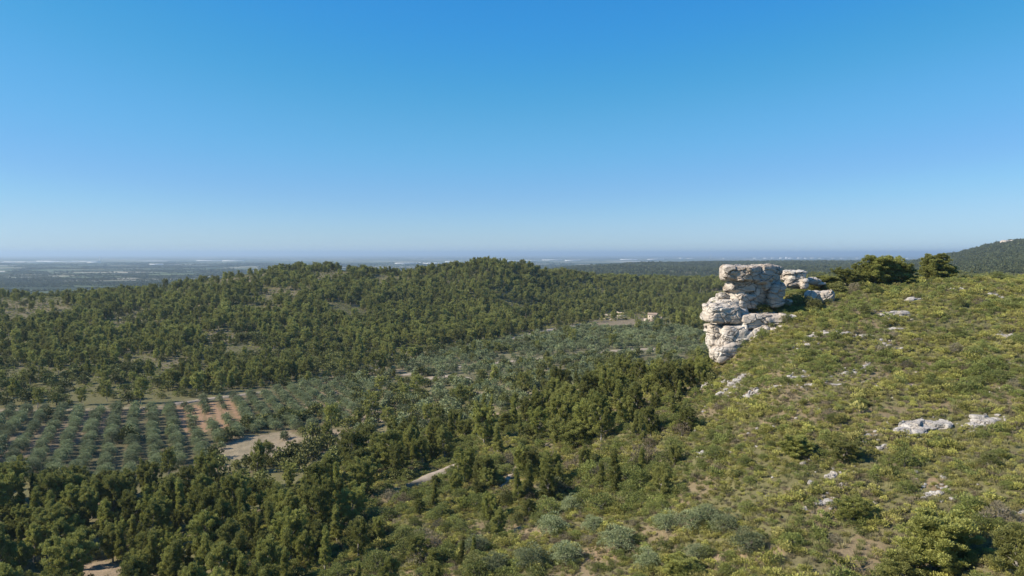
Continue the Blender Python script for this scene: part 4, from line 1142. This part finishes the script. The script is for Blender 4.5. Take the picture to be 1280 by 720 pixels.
# ------------------------------------------------------------------ forest of the middle hill
X, Y = jgrid(-900, 700, 318, 1250, 5.0, .48); Zg, px, py, ok = framed(X, Y, 160)
hh = inpoly(px, py, Z_HILL)
gap = fbm(X / 34, Y / 34, 61, 4); gap2 = fbm(X / 110, Y / 110, 67, 3)
leftthin = smooth(330, 0, px) * smooth(460, 380, py)
pr = .95 - .8 * (gap > .24 - .32 * leftthin) - .25 * leftthin - .2 * (gap > .05)
for b_ in BARE: pr = np.where(inpoly(px, py, b_), .13, pr)
pr = np.where(inpoly(px, py, Z_TERR), .12, pr)
pr = np.where(((px - 816) / 13) ** 2 + ((py - 402) / 7) ** 2 < 1, 0, pr)
pr = np.where((px > 520) & (px < 720) & (py < 372), np.maximum(pr, .85), pr)
k = ok & hh & (rng.random(len(X)) < pr)
sc = (.5 + .75 * rng.random(len(X))) * np.where(gap > .15, .85, 1) * np.where(py > 440, .9, 1)
k &= visible(X, Y, Zg + 8, .006)
oak = rng.random(len(X)) < np.where(fbm(X / 60, Y / 60, 71, 3) + smooth(400, 480, py) * .5 > .35, .7, .14)
idx = np.where(oak, rng.integers(6, 9, len(X)), rng.integers(0, 6, len(X)))
X, Y, Zg, sc, idx = X[k], Y[k], Zg[k], sc[k], idx[k]
scatter('hill_forest', 'pine and oak forest covering the long hill across the valley', 'forest', FAR_PINES + FAR_OAKS, np.stack([X, Y, Zg - .3], 1), rng.uniform(0, 6.28, len(X)), sc, idx)
# low scrub on the gaps of the hill
X, Y = jgrid(-620, 330, 315, 1000, 2.9, .48); Zg, px, py, ok = framed(X, Y)
k = ok & (inpoly(px, py, Z_HILL) | inpoly(px, py, Z_GARR) | ((Y > 300) & (Y < 345) & (px < 240) & (py < 505))) & visible(X, Y, Zg + 2, .003) & (rng.random(len(X)) < .8)
P = np.stack([X[k], Y[k], Zg[k] - .1], 1)
HSC = [scrub(951 + j, 2.4, 1.5, m, 70, .34, .22, .5) for j, m in enumerate([M_GARR, M_BUSH, M_OAK, M_BUSH])]
scatter('hill_scrub', 'low scrub in the clearings of the long hill', 'scrub', HSC, P, rng.uniform(0, 6.28, len(P)), rng.uniform(.35, 1.2, len(P)), rng.integers(0, 4, len(P)))

# ------------------------------------------------------------------ far forest, plain hedges
X, Y = jgrid(-200, 2400, 1150, 2700, 9.5, .45); Zg, px, py, ok = framed(X, Y)
X2, Y2 = jgrid(100, 4600, 2700, 6400, 19, .45); Z2, px2, py2, ok2 = framed(X2, Y2)
k = ok & (Zg > 8) & visible(X, Y, Zg + 8, .002) & (rng.random(len(X)) < .97 - .75 * (fbm(X / 60, Y / 60, 81, 3) > .42))
k2 = ok2 & (Z2 > 6) & visible(X2, Y2, Z2 + 10, .001) & (rng.random(len(X2)) < .95 - .6 * (fbm(X2 / 160, Y2 / 160, 83, 3) > .35))
P = np.concatenate([np.stack([X[k], Y[k], Zg[k] - .5], 1), np.stack([X2[k2], Y2[k2], Z2[k2] - .5], 1)])
s_ = np.concatenate([rng.uniform(.7, 1.2, k.sum()), rng.uniform(1.3, 2.1, k2.sum())])
scatter('far_forest', 'bluish forest rolling away behind the cliff and over the far mountain', 'forest', FAR_LUMPS, P, rng.uniform(0, 6.28, len(P)), s_, rng.integers(0, 3, len(P)))
HP = []
rh = np.random.default_rng(3)
for _ in range(1000):
    Yh = math.exp(rh.uniform(math.log(1700), math.log(11000))); Xh = rh.uniform(-.8, .8) * Yh
    aa = -.35 + (0 if rh.random() < .75 else math.pi / 2); n = int(rh.uniform(8, 45)); st = 9 + Yh / 700
    wd = 1 if rh.random() < .8 else int(rh.uniform(3, 8))
    for i in range(n):
        for j in range(wd): HP.append((Xh + math.cos(aa) * i * st - math.sin(aa) * j * st + rh.normal(0, 1.5), Yh + math.sin(aa) * i * st + math.cos(aa) * j * st + rh.normal(0, 1.5)))
HP = np.array(HP); hz_ = ground(HP[:, 0], HP[:, 1]); px, py = proj(HP[:, 0], HP[:, 1], hz_)
k = (hz_ < 12) & (px > -80) & (px < 1360) & visible(HP[:, 0], HP[:, 1], hz_ + 9, .001); HP = HP[k]; hz_ = hz_[k]
scatter('hedgerows', 'tree lines and small woods between the fields of the plain', 'hedgerows', FAR_LUMPS, np.stack([HP[:, 0], HP[:, 1], hz_ - .5], 1), rh.uniform(0, 6.28, len(HP)), rh.uniform(.7, 1.3, len(HP)) * (1 + HP[:, 1] / 9000), rh.integers(0, 3, len(HP)))

# ------------------------------------------------------------------ bushes and scrub of the near slope
def slope_mask(px, py, Y, Z, wood=True):
    m = (Y < 300) & (Z - CAMZ > -56) & ~((px < 620) & (Y > 235))
    return m & ~inpoly(px, py, Z_WOOD) if wood else m
STP = []
for (sx, sy, w, h, _) in STONES:
    q = hit(sx, sy, y0=50, y1=400); STP.append((q[0], q[1], w * q[1] / F * .5 + .3, max(h * q[1] / F * 1.3, w * q[1] / F * .25) + .3))
def offstone(x, y, m=0):
    k = np.ones(len(x), bool)
    for (a, b_, c, d) in STP: k &= ((x - a) / (c + m)) ** 2 + ((y - b_) / (d + m)) ** 2 > 1
    return k
X, Y = jgrid(-60, 170, 62, 260, 3.1, .48); Zg, px, py, ok = framed(X, Y, 60)
thick = fbm(X / 17, Y / 17, 151, 3)
low = smooth(500, 640, py) * smooth(1280, 900, px)
pr = .10 + .16 * (thick > .05) + .5 * (thick > .25) * (.4 + low) + .25 * low
pr = np.where((px > 700) & (px < 900) & (py > 440) & (py < 570), .5, pr)
mz = inpoly(px, py, Z_MIXED); pr = np.where(mz, .62, pr)
k = ok & slope_mask(px, py, Y, Zg) & offtrack(X, Y, .9) & (rng.random(len(X)) < pr) & visible(X, Y, Zg + 1.5, .002) & offstone(X, Y, .9)
X, Y, Zg, px, py, thick, mz = X[k], Y[k], Zg[k], px[k], py[k], thick[k], mz[k]
bs = rng.uniform(.42, 1.05, len(X)) * (1 + .25 * (thick > .25)) * np.where(mz, rng.uniform(1.0, 1.7, len(X)), 1); bk = rng.choice(3, len(X), p=[.72, .1, .18])
order = np.argsort(-(bs / Y) * ((px > 2) & (px < 1278) & (py < 726))); ind = order[:285]; rest = order[285:]
banch = [(440,700,'at the bottom, below the pine wood'),(520,700,'at the bottom left of the centre'),(600,700,'at the bottom near the left olive trees'),(680,700,'among the bottom centre olive trees'),(760,700,'around the round bottom olive tree'),(900,705,'below the silvery olive pair'),
 (990,705,'at the bottom right of the olive pair'),(1070,700,'left of the large bottom right pine'),(1150,690,'around the large bottom right pine'),(1230,700,'between the two bottom right pines'),(500,650,'on the scrub right below the wood'),(570,650,'below the pale earth bank'),
 (640,650,'beside the lower end of the footpath'),(720,640,'above the bottom centre olive trees'),(800,640,'in the brush above the olive trees'),(870,630,'left above the silvery olive pair'),(950,640,'right of the silvery olive pair'),(1030,640,'around the low grey stone'),
 (1110,640,'below the mid slope thicket'),(1190,630,'by the stone above the large pine'),(1260,640,'at the right edge above the pines'),(560,610,'on the pale earth bank'),(680,590,'near the middle of the footpath'),(760,590,'on the open scrub below the central wood'),
 (840,590,'right of the central wood on open scrub'),(920,590,'left of the round mid slope pine'),(1010,595,'below the two mid slope pines'),(1100,580,'below the largest slab'),(1200,575,'below the smaller slab'),(860,530,'between the wood and the white stones'),
 (950,535,'below the white stone cluster'),(1060,530,'left of the largest slab'),(1240,500,'above the smaller slab'),(900,450,'by the foot of the outcrop'),(1000,400,'on the shelf beside the outcrop'),(1100,380,'under the ridge pines'),(1200,380,'right below the lone crest pine'),
 (1000,460,'below the outcrop ledge'),(1150,440,'in the middle of the upper slope')]
items = [dict(px=px[i], py=py[i], i=i, n=['green bush', 'dark bush', 'grey dry bush'][bk[i]]) for i in ind]
label_by_place(items, banch, lambda it: it['n'])
for it in items:
    i = it['i']; lib = [BUSHES, OAKS, GREYB][bk[i]]; k = int(rng.integers(len(lib))); s = bs[i] * (.42 if bk[i] == 1 else 1) * 1.15
    place('bush', (['bush', 'oak', 'grey'][bk[i]], k), lib[k][:2], (X[i], Y[i], Zg[i] - .12), (s * random.uniform(.9, 1.3), s * random.uniform(.9, 1.3), s * random.uniform(.8, 1.1)), random.uniform(0, 6.28), it['label'], 'bush', 'larger bushes on the slope')
BV = [join('slope_bush', list(b_[:2])) for b_ in (BUSHES[0], BUSHES[1], BUSHES[2], GREYB[0])]
scatter('bush_cover', 'smaller and farther bushes dotted over the slope', 'bushes', BV, np.stack([X[rest], Y[rest], Zg[rest] - .1], 1), rng.uniform(0, 6.28, len(rest)), bs[rest], rng.choice(4, len(rest), p=[.3, .3, .25, .15]))

X, Y = jgrid(-75, 230, 55, 232, .74, .5); Zg, px, py, ok = framed(X, Y, 60)
cov = fbm(X / 4.5, Y / 4.5, 161, 3); dry = fbm(X / 13, Y / 13, 163, 3); kk = fbm(X / 12, Y / 12, 167, 3)
bare = fbm(X / 9, Y / 9, 41, 4)
path = fbm(X / 5, Y / 5, 171, 3)
k = ok & slope_mask(px, py, Y, Zg, False) & offtrack(X, Y, -.1) & visible(X, Y, Zg + .6, .0015) & (rng.random(len(X)) < np.where(cov > -.25, .95, .6) * np.where(bare > .35, .5, 1) * .95) & offstone(X, Y, .1)

for (cx, cy, rx, ry) in [(640,590,12,26),(690,556,8,10),(668,665,26,8),(745,692,26,8),(905,700,22,9),(950,692,26,12),(128,712,26,12),(1170,605,12,8)]:
    k &= ~((((px - cx) / rx) ** 2 + ((py - cy) / ry) ** 2 < 1) & (rng.random(len(X)) < .8))
X, Y, Zg, dry, kk, px, py, cv2 = X[k], Y[k], Zg[k], dry[k], kk[k], px[k], py[k], cov[k]
low = smooth(480, 620, py)
pd = np.clip(.14 + .6 * (dry > .08) + .12 * low, 0, .85); u = rng.random(len(X))
idx = np.where(u < pd * .5, rng.integers(7, 9, len(X)), np.where(kk > -.08, np.where(rng.random(len(X)) < .9, rng.integers(0, 4, len(X)), 5), np.where(rng.random(len(X)) < .75, rng.integers(4, 7, len(X)), rng.integers(0, 4, len(X)))))
scatter('garrigue_scrub', 'knee-high green, yellow-green and brown scrub carpeting the near slope', 'scrub', SCRUB, np.stack([X, Y, Zg - .08], 1), rng.uniform(0, 6.28, len(X)), rng.gamma(9, .1, len(X)) * np.where(cv2 > .1, 1.2, .9), idx)
X, Y = jgrid(-75, 230, 55, 215, .8, .5); Zg, px, py, ok = framed(X, Y, 60)
k = ok & slope_mask(px, py, Y, Zg, False) & visible(X, Y, Zg + .4, .001) & (rng.random(len(X)) < .55) & offstone(X, Y, 0)
X, Y, Zg = X[k], Y[k], Zg[k]
scatter('dry_grass', 'dry grass tufts between the scrub', 'grass', GRASS, np.stack([X, Y, Zg - .03], 1), rng.uniform(0, 6.28, len(X)), rng.uniform(.6, 1.4, len(X)), rng.integers(0, 3, len(X)))
RP = []
for (a, b_, c, d) in STP:
    for _ in range(int(8 + c * 6)):
        t = rng.uniform(0, 6.28); q_ = rng.uniform(.8, 1.7)
        RP.append((a + math.cos(t) * (c + .4) * q_, b_ + math.sin(t) * (d + .5) * q_))
for (px_, py_, n_) in [(1090,480,30),(1000,452,25),(1180,470,30),(1020,600,30),(1150,600,25),(950,540,25),(1100,420,30),(890,500,30),(1230,450,20),(840,560,20),(925,425,30)]:
    q_ = hit(px_, py_, y0=50, y1=400)
    for _ in range(n_): RP.append((q_[0] + rng.normal(0, 4), q_[1] + rng.normal(0, 5)))
RP = np.array(RP); rz_ = ground(RP[:, 0], RP[:, 1])
scatter('loose_stones', 'small loose white stones lying round the bare rocks of the slope', 'stones', RUB, np.stack([RP[:, 0], RP[:, 1], rz_ + .06], 1), rng.uniform(0, 6.28, len(RP)), rng.gamma(3, .17, len(RP)) + .22, rng.integers(0, 3, len(RP)), .3)
# a bush growing on the outcrop ledge and those on the shelf behind it
for (cx, cy, w, h, st, lb, Yy) in [(160,368,14,9,'bush','small green bush growing on the left end of the outcrop ledge',170.5),(430,392,34,12,'bush','wide green bush in the shade under the outcrop head',171),(350,372,18,9,'bush','small dark bush tucked under the outcrop head',171.5),
        (520,398,26,10,'bush','green bush on the shelf right of the outcrop head',171.5),(600,398,24,12,'bush','green bush on the shelf below the capped rock',172.5),(655,340,20,14,'bush','green bush between capped rock and pale boulders',178),(750,410,26,16,'oak','dark bush below the pale boulder pair',170),
        (615,300,16,12,'bush','bush in the shade of the leaning boulder',177)]:
    c = cr(cx, cy, Yy); lib = BUSHES if st == 'bush' else OAKS; j = _cnt[0] % len(lib); _cnt[0] += 1
    s = Yy / F; h0 = lib[j][2]; w0 = 2.1 if st == 'bush' else 4.4
    zb = c.z if cx < 200 else min(c.z, float(ground(c.x, c.y)) + 1.2) if cx < 480 else float(ground(c.x, c.y))
    place('bush', (st, j), lib[j][:2], (c.x, c.y, zb - .1), (w * s / w0, w * s / w0 * .8, h * s / h0 * 1.2), random.uniform(0, 6), lb, 'bush', 'bushes around the outcrop')

for o in COL.objects:
    if 'label' in o and len(o['label'].split()) > 16: print('LONG', o.name, o['label'])
